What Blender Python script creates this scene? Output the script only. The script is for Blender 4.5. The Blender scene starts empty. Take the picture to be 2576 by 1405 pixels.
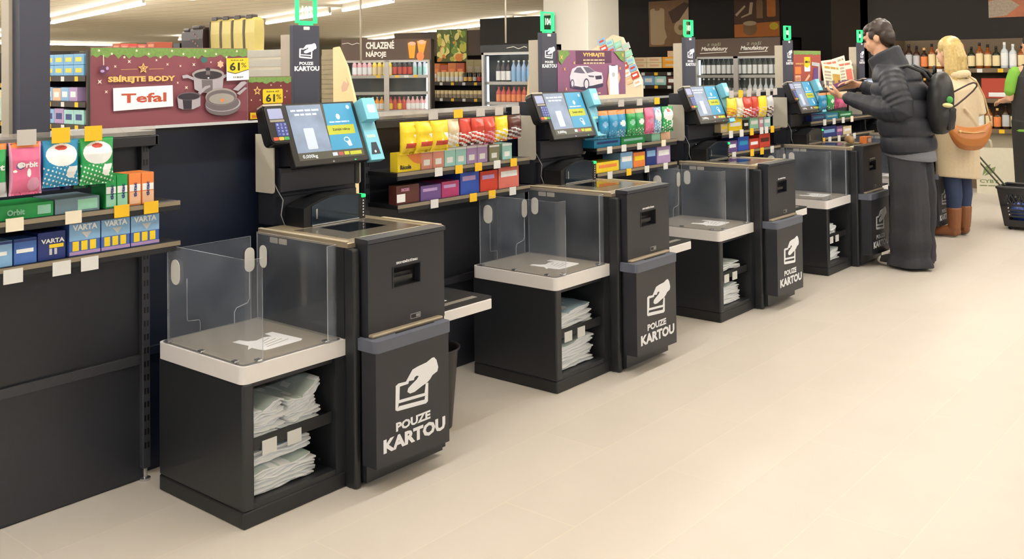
import bpy, bmesh, math, random
from mathutils import Vector, Matrix
random.seed(7)
SC = bpy.context.scene
COL = SC.collection

# ---------------------------------------------------------------- camera, light, exposure
def make_camera():
    f, cy = 2475.252, 119.635
    yaw, pitch, roll = -0.693975, 0.02, -0.012
    sy, cw, cp, sp = math.sin(yaw), math.cos(yaw), math.cos(pitch), math.sin(pitch)
    F = Vector((sy * cp, cw * cp, sp))
    r = Vector((cw, -sy, 0))
    u = r.cross(F)
    R = r * math.cos(roll) + u * math.sin(roll)
    U = -r * math.sin(roll) + u * math.cos(roll)
    cam = bpy.data.cameras.new('camera')
    cam.sensor_width = 36.0
    cam.lens = f * 36.0 / 2576.0
    cam.shift_y = -(702.5 - cy) / 2576.0
    cam.clip_end = 200
    o = bpy.data.objects.new('camera', cam)
    M = Matrix((R, U, -F)).transposed().to_4x4()
    M.translation = (2.7958, -1.9447, 1.52)
    o.matrix_world = M
    COL.objects.link(o)
    SC.camera = o
make_camera()

world = bpy.data.worlds.new('store_daylight')
SC.world = world
world.use_nodes = True
wb = world.node_tree.nodes['Background']
wb.inputs[0].default_value = (0.70, 0.85, 1.0, 1)
wb.inputs[1].default_value = 0.6
SC.view_settings.view_transform = 'Standard'
SC.view_settings.look = 'None'
SC.view_settings.exposure = -0.45
SC.view_settings.gamma = 1.0
STRIP = 37.0          # emission of the ceiling strips

# ---------------------------------------------------------------- materials
def lin(h):
    if isinstance(h, str):
        h = h.lstrip('#')
        h = [int(h[i:i + 2], 16) / 255 for i in (0, 2, 4)]
    return tuple((c / 12.92 if c <= 0.04045 else ((c + 0.055) / 1.055) ** 2.4) for c in h)
MATS = {}
def mat(name, h, rough=0.5, metal=0.0, var=0.06, scale=30.0, emit=0.0, spec=0.5, bump=0.0, coat=0.0):
    key = name
    if key in MATS:
        return MATS[key]
    m = bpy.data.materials.new(name)
    m.use_nodes = True
    nt = m.node_tree
    b = nt.nodes['Principled BSDF']
    c = lin(h)
    tc = nt.nodes.new('ShaderNodeTexCoord')
    nz = nt.nodes.new('ShaderNodeTexNoise')
    nz.inputs['Scale'].default_value = scale
    nz.inputs['Detail'].default_value = 3
    nt.links.new(tc.outputs['Object'], nz.inputs['Vector'])
    mx = nt.nodes.new('ShaderNodeMix')
    mx.data_type = 'RGBA'
    mx.inputs[6].default_value = tuple(x * (1 - var) for x in c) + (1,)
    mx.inputs[7].default_value = tuple(min(1, x * (1 + var)) for x in c) + (1,)
    nt.links.new(nz.outputs['Fac'], mx.inputs[0])
    nt.links.new(mx.outputs[2], b.inputs['Base Color'])
    b.inputs['Roughness'].default_value = rough
    b.inputs['Metallic'].default_value = metal
    b.inputs['Specular IOR Level'].default_value = spec
    if coat:
        b.inputs['Coat Weight'].default_value = coat
        b.inputs['Coat Roughness'].default_value = 0.1
    if emit:
        nt.links.new(mx.outputs[2], b.inputs['Emission Color'])
        b.inputs['Emission Strength'].default_value = emit
    if bump:
        bp = nt.nodes.new('ShaderNodeBump')
        bp.inputs['Strength'].default_value = bump
        bp.inputs['Distance'].default_value = 0.005
        nt.links.new(nz.outputs['Fac'], bp.inputs['Height'])
        nt.links.new(bp.outputs[0], b.inputs['Normal'])
    MATS[key] = m
    return m
def clear_mat(name, h, alpha, rough=0.05, gloss=0.10):
    if name in MATS:
        return MATS[name]
    m = bpy.data.materials.new(name)
    m.use_nodes = True
    nt = m.node_tree
    for n in list(nt.nodes):
        if n.type != 'OUTPUT_MATERIAL':
            nt.nodes.remove(n)
    out = [n for n in nt.nodes if n.type == 'OUTPUT_MATERIAL'][0]
    tr = nt.nodes.new('ShaderNodeBsdfTransparent')
    df = nt.nodes.new('ShaderNodeBsdfPrincipled')
    df.inputs['Base Color'].default_value = lin(h) + (1,)
    df.inputs['Roughness'].default_value = 0.35
    tc = nt.nodes.new('ShaderNodeTexCoord')
    nz = nt.nodes.new('ShaderNodeTexNoise')
    nz.inputs['Scale'].default_value = 5
    nt.links.new(tc.outputs['Object'], nz.inputs['Vector'])
    mr = nt.nodes.new('ShaderNodeMapRange')
    mr.inputs[1].default_value = 0.35
    mr.inputs[2].default_value = 0.7
    mr.inputs[3].default_value = alpha * 0.5
    mr.inputs[4].default_value = min(1, alpha * 1.5)
    nt.links.new(nz.outputs['Fac'], mr.inputs[0])
    mx = nt.nodes.new('ShaderNodeMixShader')
    nt.links.new(mr.outputs[0], mx.inputs[0])
    nt.links.new(tr.outputs[0], mx.inputs[1])
    nt.links.new(df.outputs[0], mx.inputs[2])
    gl = nt.nodes.new('ShaderNodeBsdfGlossy')
    gl.inputs['Roughness'].default_value = rough
    lw = nt.nodes.new('ShaderNodeFresnel')
    lw.inputs['IOR'].default_value = 1.45
    ge = nt.nodes.new('ShaderNodeNewGeometry')
    ml = nt.nodes.new('ShaderNodeMath'); ml.operation = 'SUBTRACT'; ml.use_clamp = True
    nt.links.new(lw.outputs[0], ml.inputs[0])
    nt.links.new(ge.outputs['Backfacing'], ml.inputs[1])
    m2 = nt.nodes.new('ShaderNodeMixShader')
    nt.links.new(ml.outputs[0], m2.inputs[0])
    nt.links.new(mx.outputs[0], m2.inputs[1])
    nt.links.new(gl.outputs[0], m2.inputs[2])
    nt.links.new(m2.outputs[0], out.inputs[0])
    MATS[name] = m
    return m

DARK = mat('anthracite_metal', '232529', 0.40, 0.0, 0.08, 60)
DARK2 = mat('black_powder_coat', '1f2023', 0.5, 0.0, 0.08, 60)
BLACK = mat('black_plastic', '101114', 0.35)
WALLP = mat('dark_rack_steel', '1d2436', 0.36, 0.15, 0.10, 40)
LIDM = mat('slate_plastic', '5c6170', 0.5, 0, 0.04)
PANELM = mat('charcoal_plastic', '2a2b32', 0.42, 0, 0.05)
WHITE = mat('white_vinyl', 'f2f4f8', 0.5, 0, 0.02)
RIM = mat('ivory_plastic', 'e8e4e2', 0.45, 0, 0.02)
PLATE = mat('grey_plate', '98938b', 0.3, 0.0, 0.05, 15)
TAN = mat('champagne_metal', 'a5977f', 0.35, 0.35, 0.05)
TANL = mat('cream_trim', 'c9bca4', 0.35, 0.1, 0.03)
ACR = clear_mat('acrylic', '9aa4b4', 0.10)
ACRE = clear_mat('acrylic_edge', 'd5dae2', 0.45)  # lighter rim colour stands in for the bright glow of cut acrylic edges
FROST = mat('frosted_grey_plastic', 'bdb8aa', 0.5, 0, 0.05)
STEEL = mat('brushed_steel', '9a9aa0', 0.3, 0.8, 0.08)
CHROME = mat('chrome', 'd0d2d6', 0.15, 0.9, 0.02)
GLASSK = mat('black_glass', '0a0c12', 0.06, 0, 0.02)
SCANG = mat('scanner_glass', '3a4654', 0.10, 0.75, 0.05)
GLOWG = mat('green_led', '22e878', 0.4, emit=1.2)
GLOWW = mat('green_white_led', 'c8ffc0', 0.4, emit=1.3)
PAPERW = mat('white_paper', 'efece4', 0.7, 0, 0.04)
TAGY = mat('yellow_tag', 'e8b81c', 0.6)
TAGW = mat('white_tag', 'd8d8d4', 0.6)
SIGNK = mat('sign_blue_black', '3a3c4a', 0.5)
PALE = mat('warm_grey_post', 'b4aa99', 0.5, 0.1)
CHROME_D = mat('brushed_top_plate', '8c8375', 0.22, 0.6, 0.05, 20)

# ---------------------------------------------------------------- mesh helpers
def B():
    return bmesh.new()
def _post(bm, vs, M, mi, fs=None):
    if M is not None:
        bmesh.ops.transform(bm, matrix=M, verts=vs)
    s = set(vs)
    for f in (fs if fs is not None else {f for v in vs for f in v.link_faces}):
        f.material_index = mi
def box(bm, x0, x1, y0, y1, z0, z1, bev=0.0, M=None, mi=0, seg=2):
    r = bmesh.ops.create_cube(bm, size=1)
    vs = r['verts']
    for v in vs:
        v.co = Vector(((x0 + x1) / 2 + v.co.x * (x1 - x0), (y0 + y1) / 2 + v.co.y * (y1 - y0), (z0 + z1) / 2 + v.co.z * (z1 - z0)))
    if bev:
        es = list({e for v in vs for e in v.link_edges})
        rr = bmesh.ops.bevel(bm, geom=es, offset=bev, segments=seg, affect='EDGES', profile=0.5)
        vs = list({v for f in rr['faces'] for v in f.verts} | {v for v in vs if v.is_valid})
    _post(bm, vs, M, mi)
    return vs
def prism(bm, pts, plane, a, b, M=None, mi=0):
    def P(p, t):
        if plane == 'xy': return (p[0], p[1], t)
        if plane == 'yz': return (t, p[0], p[1])
        return (p[0], t, p[1])
    lo = [bm.verts.new(P(p, a)) for p in pts]
    hi = [bm.verts.new(P(p, b)) for p in pts]
    n = len(pts)
    fs = [bm.faces.new(lo), bm.faces.new(hi)]
    for i in range(n):
        fs.append(bm.faces.new((lo[i], lo[(i + 1) % n], hi[(i + 1) % n], hi[i])))
    bmesh.ops.recalc_face_normals(bm, faces=fs)
    _post(bm, lo + hi, M, mi, fs)
    return lo + hi
def poly(bm, pts, M=None, mi=0):
    vs = [bm.verts.new(p) for p in pts]
    f = bm.faces.new(vs)
    _post(bm, vs, M, mi, [f])
    return vs
def rrect(x0, x1, y0, y1, r, n=5, corners=(1, 1, 1, 1)):
    out = []
    for k, (cx, cy, a0) in enumerate(((x1 - r, y1 - r, 0), (x0 + r, y1 - r, 90), (x0 + r, y0 + r, 180), (x1 - r, y0 + r, 270))):
        if not corners[k]:
            out.append(((x1, y1), (x0, y1), (x0, y0), (x1, y0))[k])
            continue
        for i in range(n + 1):
            a = math.radians(a0 + 90 * i / n)
            out.append((cx + r * math.cos(a), cy + r * math.sin(a)))
    return out
def circ(cx, cy, rx, ry=None, n=20):
    ry = rx if ry is None else ry
    return [(cx + rx * math.cos(2 * math.pi * i / n), cy + ry * math.sin(2 * math.pi * i / n)) for i in range(n)]
def loft(bm, rings, cap=True, mi=0, M=None, closed=True):
    R = [[bm.verts.new(p) for p in ring] for ring in rings]
    fs = []
    for a, b in zip(R[:-1], R[1:]):
        n = len(a)
        for i in range(n if closed else n - 1):
            fs.append(bm.faces.new((a[i], a[(i + 1) % n], b[(i + 1) % n], b[i])))
    if cap:
        fs.append(bm.faces.new(list(reversed(R[0]))))
        fs.append(bm.faces.new(R[-1]))
    bmesh.ops.recalc_face_normals(bm, faces=fs)
    vs = [v for r in R for v in r]
    _post(bm, vs, M, mi, fs)
    return vs
def tube(bm, pts, r, n=8, mi=0, M=None, cap=True):
    pts = [Vector(p) for p in pts]
    rs = r if isinstance(r, (list, tuple)) else [r] * len(pts)
    rings = []
    up = None
    for i, p in enumerate(pts):
        d = (pts[min(i + 1, len(pts) - 1)] - pts[max(i - 1, 0)]).normalized()
        if up is None:
            up = Vector((0, 0, 1)) if abs(d.z) < 0.9 else Vector((1, 0, 0))
        s = d.cross(up).normalized()
        up = s.cross(d).normalized()
        rings.append([p + (s * math.cos(2 * math.pi * k / n) + up * math.sin(2 * math.pi * k / n)) * rs[i] for k in range(n)])
    return loft(bm, rings, cap, mi, M)
def lathe(bm, prof, cx=0, cy=0, n=16, mi=0, M=None, cap=True):
    rings = [[(cx + r * math.cos(2 * math.pi * k / n), cy + r * math.sin(2 * math.pi * k / n), z) for k in range(n)] for r, z in prof]
    return loft(bm, rings, cap, mi, M)
def fin(bm, smooth=False):
    if smooth:
        for f in bm.faces:
            f.smooth = True
def ob(name, bm, mats, parent=None, smooth=False, loc=None):
    fin(bm, smooth)
    me = bpy.data.meshes.new(name)
    bm.to_mesh(me)
    bm.free()
    for m in (mats if isinstance(mats, (list, tuple)) else [mats]):
        me.materials.append(m)
    o = bpy.data.objects.new(name, me)
    COL.objects.link(o)
    if parent is not None:
        o.parent = parent
    if loc is not None:
        o.location = loc
    return o
def tag(o, label=None, cat=None, group=None, kind=None):
    if label: o['label'] = label
    if cat: o['category'] = cat
    if group: o['group'] = group
    if kind: o['kind'] = kind
    return o
def empty(name, loc=(0, 0, 0), rz=0.0):
    o = bpy.data.objects.new(name, None)
    o.empty_display_size = 0.1
    o.location = loc
    o.rotation_euler = (0, 0, rz)
    COL.objects.link(o)
    return o
def struct(name, bm, m, smooth=False):
    o = ob(name, bm, m, None, smooth)
    o['kind'] = 'structure'
    return o
def copy_tree(o, parent=None):
    c = o.copy()
    COL.objects.link(c)
    if parent is not None:
        c.parent = parent
    for ch in list(o.children):
        copy_tree(ch, c)
    return c
def frame(O, e1, e2):
    e1 = Vector(e1).normalized(); e2 = Vector(e2).normalized()
    n = e1.cross(e2)
    M = Matrix((e1, e2, n)).transposed().to_4x4()
    M.translation = Vector(O)
    return M
# text as thin solid letters fitted to a box w x h
_TX = {}
def text_mesh(s, bold=0.03):
    k = (s, bold)
    if k in _TX:
        return _TX[k]
    cu = bpy.data.curves.new('lettering', 'FONT')
    cu.body = s
    cu.size = 1
    cu.offset = bold
    cu.resolution_u = 2
    o = bpy.data.objects.new('lettering', cu)
    COL.objects.link(o)
    bpy.context.view_layer.update()
    me = bpy.data.meshes.new_from_object(o.evaluated_get(bpy.context.evaluated_depsgraph_get()))
    bpy.data.objects.remove(o)
    vs = [(v.co.x, v.co.y) for v in me.vertices]
    fs = [tuple(p.vertices) for p in me.polygons]
    bpy.data.meshes.remove(me)
    xs = [v[0] for v in vs]; ys = [v[1] for v in vs]
    x0, x1, y0, y1 = min(xs), max(xs), min(ys), max(ys)
    _TX[k] = ([((x - x0) / (x1 - x0), (y - y0) / (y1 - y0)) for x, y in vs], fs)
    return _TX[k]
def addtext(bm, s, a0, a1, b0, b1, c=0.0, M=None, mi=0, bold=0.03, slant=0.0):
    vs, fs = text_mesh(s, bold)
    V = [bm.verts.new((a0 + x * (a1 - a0) + slant * (y * (b1 - b0)), b0 + y * (b1 - b0), c)) for x, y in vs]
    F = []
    for f in fs:
        try:
            F.append(bm.faces.new([V[i] for i in f]))
        except ValueError:
            pass
    _post(bm, V, M, mi, F)
def dashes(bm, a0, a1, b0, b1, c, M=None, mi=0, seed=1):
    # a printed line too small to read: word-long dashes
    rnd = random.Random(seed)
    a, h = a0, b1 - b0
    while a < a1 - h * 0.5:
        w = min(h * rnd.uniform(1.2, 4.0), a1 - a)
        prism(bm, [(a, b0 + h * 0.2), (a + w, b0 + h * 0.2), (a + w, b1 - h * 0.2), (a, b1 - h * 0.2)], 'xy', c - 0.0003, c, M, mi)
        a += w + h * 0.5
def flat(bm, pts, c, M=None, mi=0, t=0.0006):
    prism(bm, pts, 'xy', c - t, c, M, mi)
def star(cx, cy, r, n=5, q=0.45, rot=90):
    return [(cx + (r if i % 2 == 0 else r * q) * math.cos(math.radians(rot + i * 180 / n)), cy + (r if i % 2 == 0 else r * q) * math.sin(math.radians(rot + i * 180 / n))) for i in range(2 * n)]
# ---------------------------------------------------------------- the room
def floor_mat():
    m = bpy.data.materials.new('beige_floor_tiles')
    m.use_nodes = True
    nt = m.node_tree
    b = nt.nodes['Principled BSDF']
    tc = nt.nodes.new('ShaderNodeTexCoord')
    br = nt.nodes.new('ShaderNodeTexBrick')
    mp = nt.nodes.new('ShaderNodeMapping')
    mp.inputs['Rotation'].default_value = (0, 0, math.radians(90))
    mp.inputs['Location'].default_value = (0.1, 0.06, 0)
    nt.links.new(tc.outputs['Object'], mp.inputs[0])
    nt.links.new(mp.outputs[0], br.inputs['Vector'])
    br.inputs['Scale'].default_value = 1.0
    br.inputs['Brick Width'].default_value = 1.2
    br.inputs['Row Height'].default_value = 0.30
    br.inputs['Mortar Size'].default_value = 0.0024
    br.inputs['Mortar Smooth'].default_value = 0.3
    br.inputs['Color1'].default_value = lin('d8d0c6') + (1,)
    br.inputs['Color2'].default_value = lin('d4ccc2') + (1,)
    br.inputs['Mortar'].default_value = lin('dfd5c6') + (1,)
    nz = nt.nodes.new('ShaderNodeTexNoise')
    nz.inputs['Scale'].default_value = 3
    nz.inputs['Detail'].default_value = 6
    nt.links.new(tc.outputs['Object'], nz.inputs[0])
    mx = nt.nodes.new('ShaderNodeMix'); mx.data_type = 'RGBA'; mx.blend_type = 'MULTIPLY'
    mx.inputs[0].default_value = 0.10
    nt.links.new(br.outputs['Color'], mx.inputs[6])
    nt.links.new(nz.outputs['Fac'], mx.inputs[7])
    nt.links.new(mx.outputs[2], b.inputs['Base Color'])
    b.inputs['Roughness'].default_value = 0.42
    return m
bm = B(); box(bm, -42, 14, -9, 30, -0.2, 0.0); struct('floor', bm, floor_mat())
def ceil_mat():
    m = bpy.data.materials.new('ceiling_tiles')
    m.use_nodes = True
    nt = m.node_tree
    b = nt.nodes['Principled BSDF']
    tc = nt.nodes.new('ShaderNodeTexCoord')
    br = nt.nodes.new('ShaderNodeTexBrick')
    nt.links.new(tc.outputs['Object'], br.inputs['Vector'])
    br.offset = 0
    br.inputs['Scale'].default_value = 1
    br.inputs['Brick Width'].default_value = 1.2
    br.inputs['Row Height'].default_value = 0.6
    br.inputs['Mortar Size'].default_value = 0.012
    br.inputs['Color1'].default_value = lin('fff4d8') + (1,)
    br.inputs['Color2'].default_value = lin('fdf2d6') + (1,)
    br.inputs['Mortar'].default_value = lin('c6ba9c') + (1,)
    nt.links.new(br.outputs['Color'], b.inputs['Base Color'])
    b.inputs['Roughness'].default_value = 0.9
    return m
bm = B(); box(bm, -42, 14, -9, 30, 2.75, 2.95); struct('ceiling', bm, ceil_mat())
WBROWN = mat('brown_wall_paint', '4a3d32', 0.7, 0, 0.05, 4)
WDARK = mat('black_brown_wall_paint', '1f1916', 0.7, 0, 0.06, 4)
WCREAM = mat('cream_wall_paint', 'd9cfb4', 0.8, 0, 0.03, 3)
bm = B(); box(bm, -42.2, -42, -9, 30, 0, 2.75); struct('wall_left', bm, WCREAM)
bm = B(); box(bm, -42, -8.0, 29.8, 30, 0, 2.75); struct('wall_back', bm, WCREAM)
bm = B(); box(bm, -8.0, -3.25, 13.4, 13.6, 0, 2.75); struct('wall_back_pictures', bm, WDARK)
bm = B(); box(bm, -3.25, -2.05, 13.2, 13.6, 0, 2.75); struct('wall_back_brown', bm, WBROWN)
bm = B(); box(bm, -2.05, 12, 11.2, 11.4, 0, 2.75); box(bm, -2.05, -1.95, 11.2, 13.6, 0, 2.75); struct('wall_back_spirits', bm, WDARK)
# column
bm = B(); box(bm, -6.12, -5.32, 9.5, 10.3, 0, 2.75, 0.01)
struct('column', bm, mat('cream_column_paint', 'fdf8ea', 0.7, 0, 0.02, 3))

# ceiling strip lights: long housing and glowing diffuser
HOUS = mat('light_housing', 'd8d2c4', 0.5)
GLOW = mat('strip_diffuser', 'fffcfa', 0.5, emit=STRIP, var=0.01)
def strip(p0, p1, label, z=2.63, w=0.07):
    p0, p1 = Vector((p0[0], p0[1], 0)), Vector((p1[0], p1[1], 0))
    d = (p1 - p0); L = d.length
    t = empty('ceiling_light', ((p0.x + p1.x) / 2, (p0.y + p1.y) / 2, z), math.atan2(d.y, d.x))
    bm = B(); box(bm, -L / 2, L / 2, -w * 0.35, w * 0.35, 0.0, 0.12); ob('housing', bm, HOUS, t)
    bm = B(); box(bm, -L / 2 + 0.01, L / 2 - 0.01, -w / 2, w / 2, -0.025, 0.02); ob('diffuser', bm, GLOW, t)
    tag(t, label, 'ceiling light', 'strip lights on the ceiling')
    return t
strip((-19.0, 8.3), (-12.0, 6.5), 'long bright strip light on the ceiling right of the dark post at far left', w=0.06)
strip((-27.4, 10.7), (-24.6, 10.0), 'short bright strip light on the ceiling left of the dark post', w=0.07)
strip((-35.0, 13.0), (-36.1, 19.2), 'thin level strip light far away above the blue boxes', w=0.12)
strip((-16.5, 12.2), (-12.4, 10.7), 'strip light on the ceiling passing behind the 105 sign', w=0.06)
strip((-11.49, 10.26), (-9.0, 9.2), 'strip light on the ceiling just right of the 105 sign, leaving the frame', w=0.05)
strip((-26.0, 23.9), (-12.25, 16.2), 'longest strip light running above the brown chilled-drinks fascia', w=0.07)
strip((-28.2, 17.1), (-26.6, 16.5), 'small bright strip light beside the black coffee bag', w=0.09)
strip((-11.5, 15.8), (-10.5, 15.1), 'short strip light left of the cream column', w=0.06)
for x, y0, y1 in ((-10.5, -4, 6.5), (-14.0, -6, 3.0), (-18.0, -8, -1.5), (-24.0, -8, 3.0), (-30.0, -8, 6.0), (-36.0, -8, 9.0)):  # unseen strips, added to brighten the far hall and its ceiling
    strip((x, y0), (x, y1), 'unseen ceiling strip light added to brighten the far sales floor and ceiling', w=0.09 if x > -20 else 0.2)
for i, (x, y0, y1) in enumerate(((-1.9, -4, 9.5), (0.25, -5, 9.5), (2.4, 4.0, 10.5), (5.0, -5, 9.5), (-4.6, -4, 9.0), (-7.6, -2, 6.5))):  # unseen strips, added and spaced to even out the light on the aisle
    strip((x, y0), (x, y1), 'unseen ceiling strip light added to light the checkout aisle', w=0.09)

# ---------------------------------------------------------------- self-checkouts
HAND = [(0.7581, 0.4331), (0.7708, 0.42), (0.7798, 0.3913), (0.7748, 0.3762), (0.7483, 0.3684), (0.7365, 0.3571), (0.7191, 0.3473), (0.6932, 0.3417), (0.6535, 0.3298), (0.63, 0.3295), (0.6163, 0.3386), (0.6204, 0.3509), (0.6343, 0.3585), (0.6653, 0.3726), (0.6756, 0.3821), (0.6655, 0.3865), (0.6542, 0.3833), (0.6496, 0.3737), (0.6097, 0.3785), (0.6435, 0.4138), (0.6716, 0.419), (0.7173, 0.4231), (0.7464, 0.4334)]
def pictogram(bm, M, s=1.0, mi=0, c=0.001):
    """hand with card, drawn in the panel's own metres, then scaled by s"""
    T = lambda L: [((a - 0.665) * s, (b - 0.3525) * s) for a, b in L]
    flat(bm, T(HAND), c, M, mi)
    o = 0.0105
    L = (0.556, 0.2855); Rr = (0.7205, 0.3655)
    # card outline: straight strokes with chamfered corners
    flat(bm, T([(0.558, 0.375), (0.572, 0.381), (0.625, 0.377), (0.621, 0.3675), (0.578, 0.368), (0.5755, 0.32), (0.7055, 0.312), (0.712, 0.3455), (0.7255, 0.3455), (0.7235, 0.30), (0.5715, 0.309), (0.569, 0.296), (0.5555, 0.297)]), c, M, mi)
    flat(bm, T([(0.5555, 0.297), (0.569, 0.296), (0.5685, 0.291), (0.574, 0.298), (0.705, 0.2875), (0.708, 0.30), (0.7235, 0.30), (0.7225, 0.277), (0.712, 0.2715), (0.5655, 0.2825), (0.5555, 0.288)]), c, M, mi)
def kartou(bm, M, s=1.0, mi=0, c=0.001):
    pictogram(bm, M @ Matrix.Translation((0.01 * s, 0.0685 * s + 0, 0)), s, mi, c)
    addtext(bm, 'POUZE', -0.098 * s, 0.08 * s, -0.075 * s, -0.042 * s, c, M, mi, 0.045)
    addtext(bm, 'KARTOU', -0.16 * s, 0.16 * s, -0.137 * s, -0.086 * s, c, M, mi, 0.05)

YZ = lambda x, y, z: frame((x, y, z), (0, 1, 0), (0, 0, 1))     # a plane facing the aisle
SCRB = mat('screen_blue', '3f8fb8', 0.3, emit=0.30, var=0.05, scale=4)
SCRG = mat('screen_photo', '7c8ca6', 0.3, emit=0.28, var=0.5, scale=9)
SCRK = mat('screen_bar', '4a4a42', 0.3, emit=0.25)
SCRY = mat('screen_lime', 'aab02c', 0.4, emit=0.3)
SCRW = mat('screen_white', 'b9c6d6', 0.4, emit=0.3)
SCRT = mat('screen_text', 'e0e8f0', 0.4, emit=0.4)
SCRR = mat('screen_red', 'a04a48', 0.4, emit=0.3)
INK = mat('dark_ink', '2a2c22', 0.6)
BLUE = mat('light_blue_plastic', '7cc6dc', 0.45)
BLUED = mat('teal_plastic', '4d9fb0', 0.45)
KEYB = mat('blue_keypad', '2a3a86', 0.4)
KEYL = mat('key_print', '8f9cc8', 0.5)
KRED = mat('red_key', 'c04a2c', 0.5); KYEL = mat('yellow_key', 'd0a83a', 0.5); KGRN = mat('green_key', '3f9a52', 0.5)

def make_checkout():
    u = empty('self_checkout')
    # bagging cabinet, open to the aisle
    bm = B()
    box(bm, -0.5205, 0, 0, 0.045, 0.055, 0.478, 0.008)
    box(bm, -0.5205, -0.002, 0.395, 0.4368, 0.055, 0.478)
    box(bm, -0.5205, -0.50, 0.03, 0.41, 0.055, 0.478)
    box(bm, -0.51, -0.004, 0.03, 0.41, 0.055, 0.075)
    box(bm, -0.51, -0.02, 0.03, 0.41, 0.455, 0.478)
    cab = ob('bagging_cabinet', bm, DARK, u)
    bm = B(); box(bm, -0.518, 0.001, -0.001, 0.4375, 0.0, 0.056, 0.006); ob('plinth', bm, DARK2, cab)
    bm = B(); box(bm, -0.50, -0.03, 0.045, 0.395, 0.255, 0.268); box(bm, -0.032, -0.024, 0.045, 0.395, 0.238, 0.278)
    ob('shelf', bm, DARK2, cab)
    bm = B(); box(bm, -0.46, -0.455, 0.388, 0.395, 0.1, 0.11); box(bm, -0.10, -0.088, 0.3935, 0.3955, 0.085, 0.095)
    ob('screw', bm, CHROME, cab)
    for yy in (0.12, 0.225):
        bm = B(); box(bm, -0.0235, -0.020, yy - 0.03, yy + 0.03, 0.215, 0.262); ob('price_tag', bm, TAGW, cab)
    # weighing tray
    bm = B(); prism(bm, rrect(-0.522, 0.003, -0.003, 0.439, 0.025, 5, (0, 0, 1, 1)), 'xy', 0.4765, 0.5348)
    tr = ob('tray_rim', bm, RIM, u)
    bm = B(); prism(bm, rrect(-0.507, -0.012, 0.012, 0.428, 0.02, 5), 'xy', 0.533, 0.5395, mi=0)
    prism(bm, rrect(-0.512, -0.006, 0.006, 0.432, 0.02, 5), 'xy', 0.5335, 0.5365, mi=1)
    pl = ob('tray_plate', bm, [PLATE, STEEL], u)
    bm = B()
    flat(bm, [(-0.2762, 0.1492), (-0.2789, 0.1799), (-0.2419, 0.1883), (-0.2251, 0.2143), (-0.2396, 0.2563), (-0.227, 0.2862), (-0.2772, 0.2891), (-0.2775, 0.3236), (-0.1118, 0.3336), (-0.0982, 0.3175), (-0.0956, 0.1854), (-0.0989, 0.1606), (-0.1236, 0.1516), (-0.1597, 0.1488), (-0.15, 0.1252), (-0.1903, 0.157)], 0.5405, None, 0, 0.0008)
    for k in range(4):
        a = -0.13 - 0.022 * k
        flat(bm, [(a, 0.19 + 0.01 * k), (a + 0.004, 0.19 + 0.01 * k), (a - 0.018, 0.30 - 0.012 * k), (a - 0.021, 0.30 - 0.012 * k)], 0.5409, None, 1, 0.0003)
    ob('sticker', bm, [WHITE, PLATE], pl)
    for (x, y) in ((-0.47, 0.012), (-0.26, 0.012), (-0.06, 0.012), (-0.012, 0.07), (-0.012, 0.36)):
        bm = B(); box(bm, x - 0.012, x + 0.012, y - 0.010, y + 0.010, 0.539, 0.546, 0.002)
        ob('clip', bm, CHROME if x > -0.3 else STEEL, pl)
    # acrylic walls
    def wall(path, z0, z1, t=0.005, ztops=None):
        bm = B()
        n = len(path)
        P = [Vector((p[0], p[1], 0)) for p in path]
        L, Rr = [], []
        for i, p in enumerate(P):
            d = (P[min(i + 1, n - 1)] - P[max(i - 1, 0)]).normalized()
            nn = Vector((-d.y, d.x, 0)) * t / 2
            L.append(p + nn); Rr.append(p - nn)
        lo = [bm.verts.new((v.x, v.y, z0)) for v in L]; hi = [bm.verts.new((v.x, v.y, z1)) for v in L]
        lo2 = [bm.verts.new((v.x, v.y, z0)) for v in Rr]; hi2 = [bm.verts.new((v.x, v.y, z1)) for v in Rr]
        for i in range(n - 1):
            bm.faces.new((lo[i], lo[i + 1], hi[i + 1], hi[i]))
            bm.faces.new((lo2[i + 1], lo2[i], hi2[i], hi2[i + 1]))
            f = bm.faces.new((hi[i], hi[i + 1], hi2[i + 1], hi2[i])); f.material_index = 1
            f = bm.faces.new((lo[i + 1], lo[i], lo2[i], lo2[i + 1])); f.material_index = 1
        for i in (0, n - 1):
            f = bm.faces.new((lo[i], hi[i], hi2[i], lo2[i])); f.material_index = 1
        return bm
    arc = lambda cx, cy, r, a0, a1, k=6: [(cx + r * math.cos(math.radians(a0 + (a1 - a0) * i / k)), cy + r * math.sin(math.radians(a0 + (a1 - a0) * i / k))) for i in range(k + 1)]
    near = [(-0.488, 0.02)] + arc(-0.022, 0.042, 0.022, -90, 0) + [(0.0, 0.08)]
    g1 = ob('acrylic_guard', wall(near, 0.539, 0.886), [ACR, ACRE], u)
    g2 = ob('acrylic_guard', wall([(-0.495, 0.03), (-0.495, 0.384)], 0.539, 0.868), [ACR, ACRE], u)
    far = [(-0.488, 0.41)] + arc(-0.022, 0.388, 0.022, 90, 0) + [(0.0, 0.36)]
    g3 = ob('acrylic_guard', wall(far, 0.539, 0.882), [ACR, ACRE], u)
    def pad(par, M, w, h):
        bm = B(); flat(bm, rrect(-w / 2, w / 2, -h / 2, h / 2, w / 2 * 0.98, 6), 0.002, M, 0, 0.002)
        ob('grip_pad', bm, FROSTW, par)
    FROSTW = mat('pale_foam', 'd9d6cf', 0.7)
    XZ = lambda x, y, z: frame((x, y, z), (1, 0, 0), (0, 0, 1))
    pad(g1, XZ(-0.43, 0.0165, 0.795), 0.056, 0.09)
    pad(g2, YZ(-0.4905, 0.375, 0.777), 0.045, 0.095)
    pad(g3, XZ(-0.443, 0.4065, 0.79), 0.046, 0.088)
    bm = B()
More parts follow.
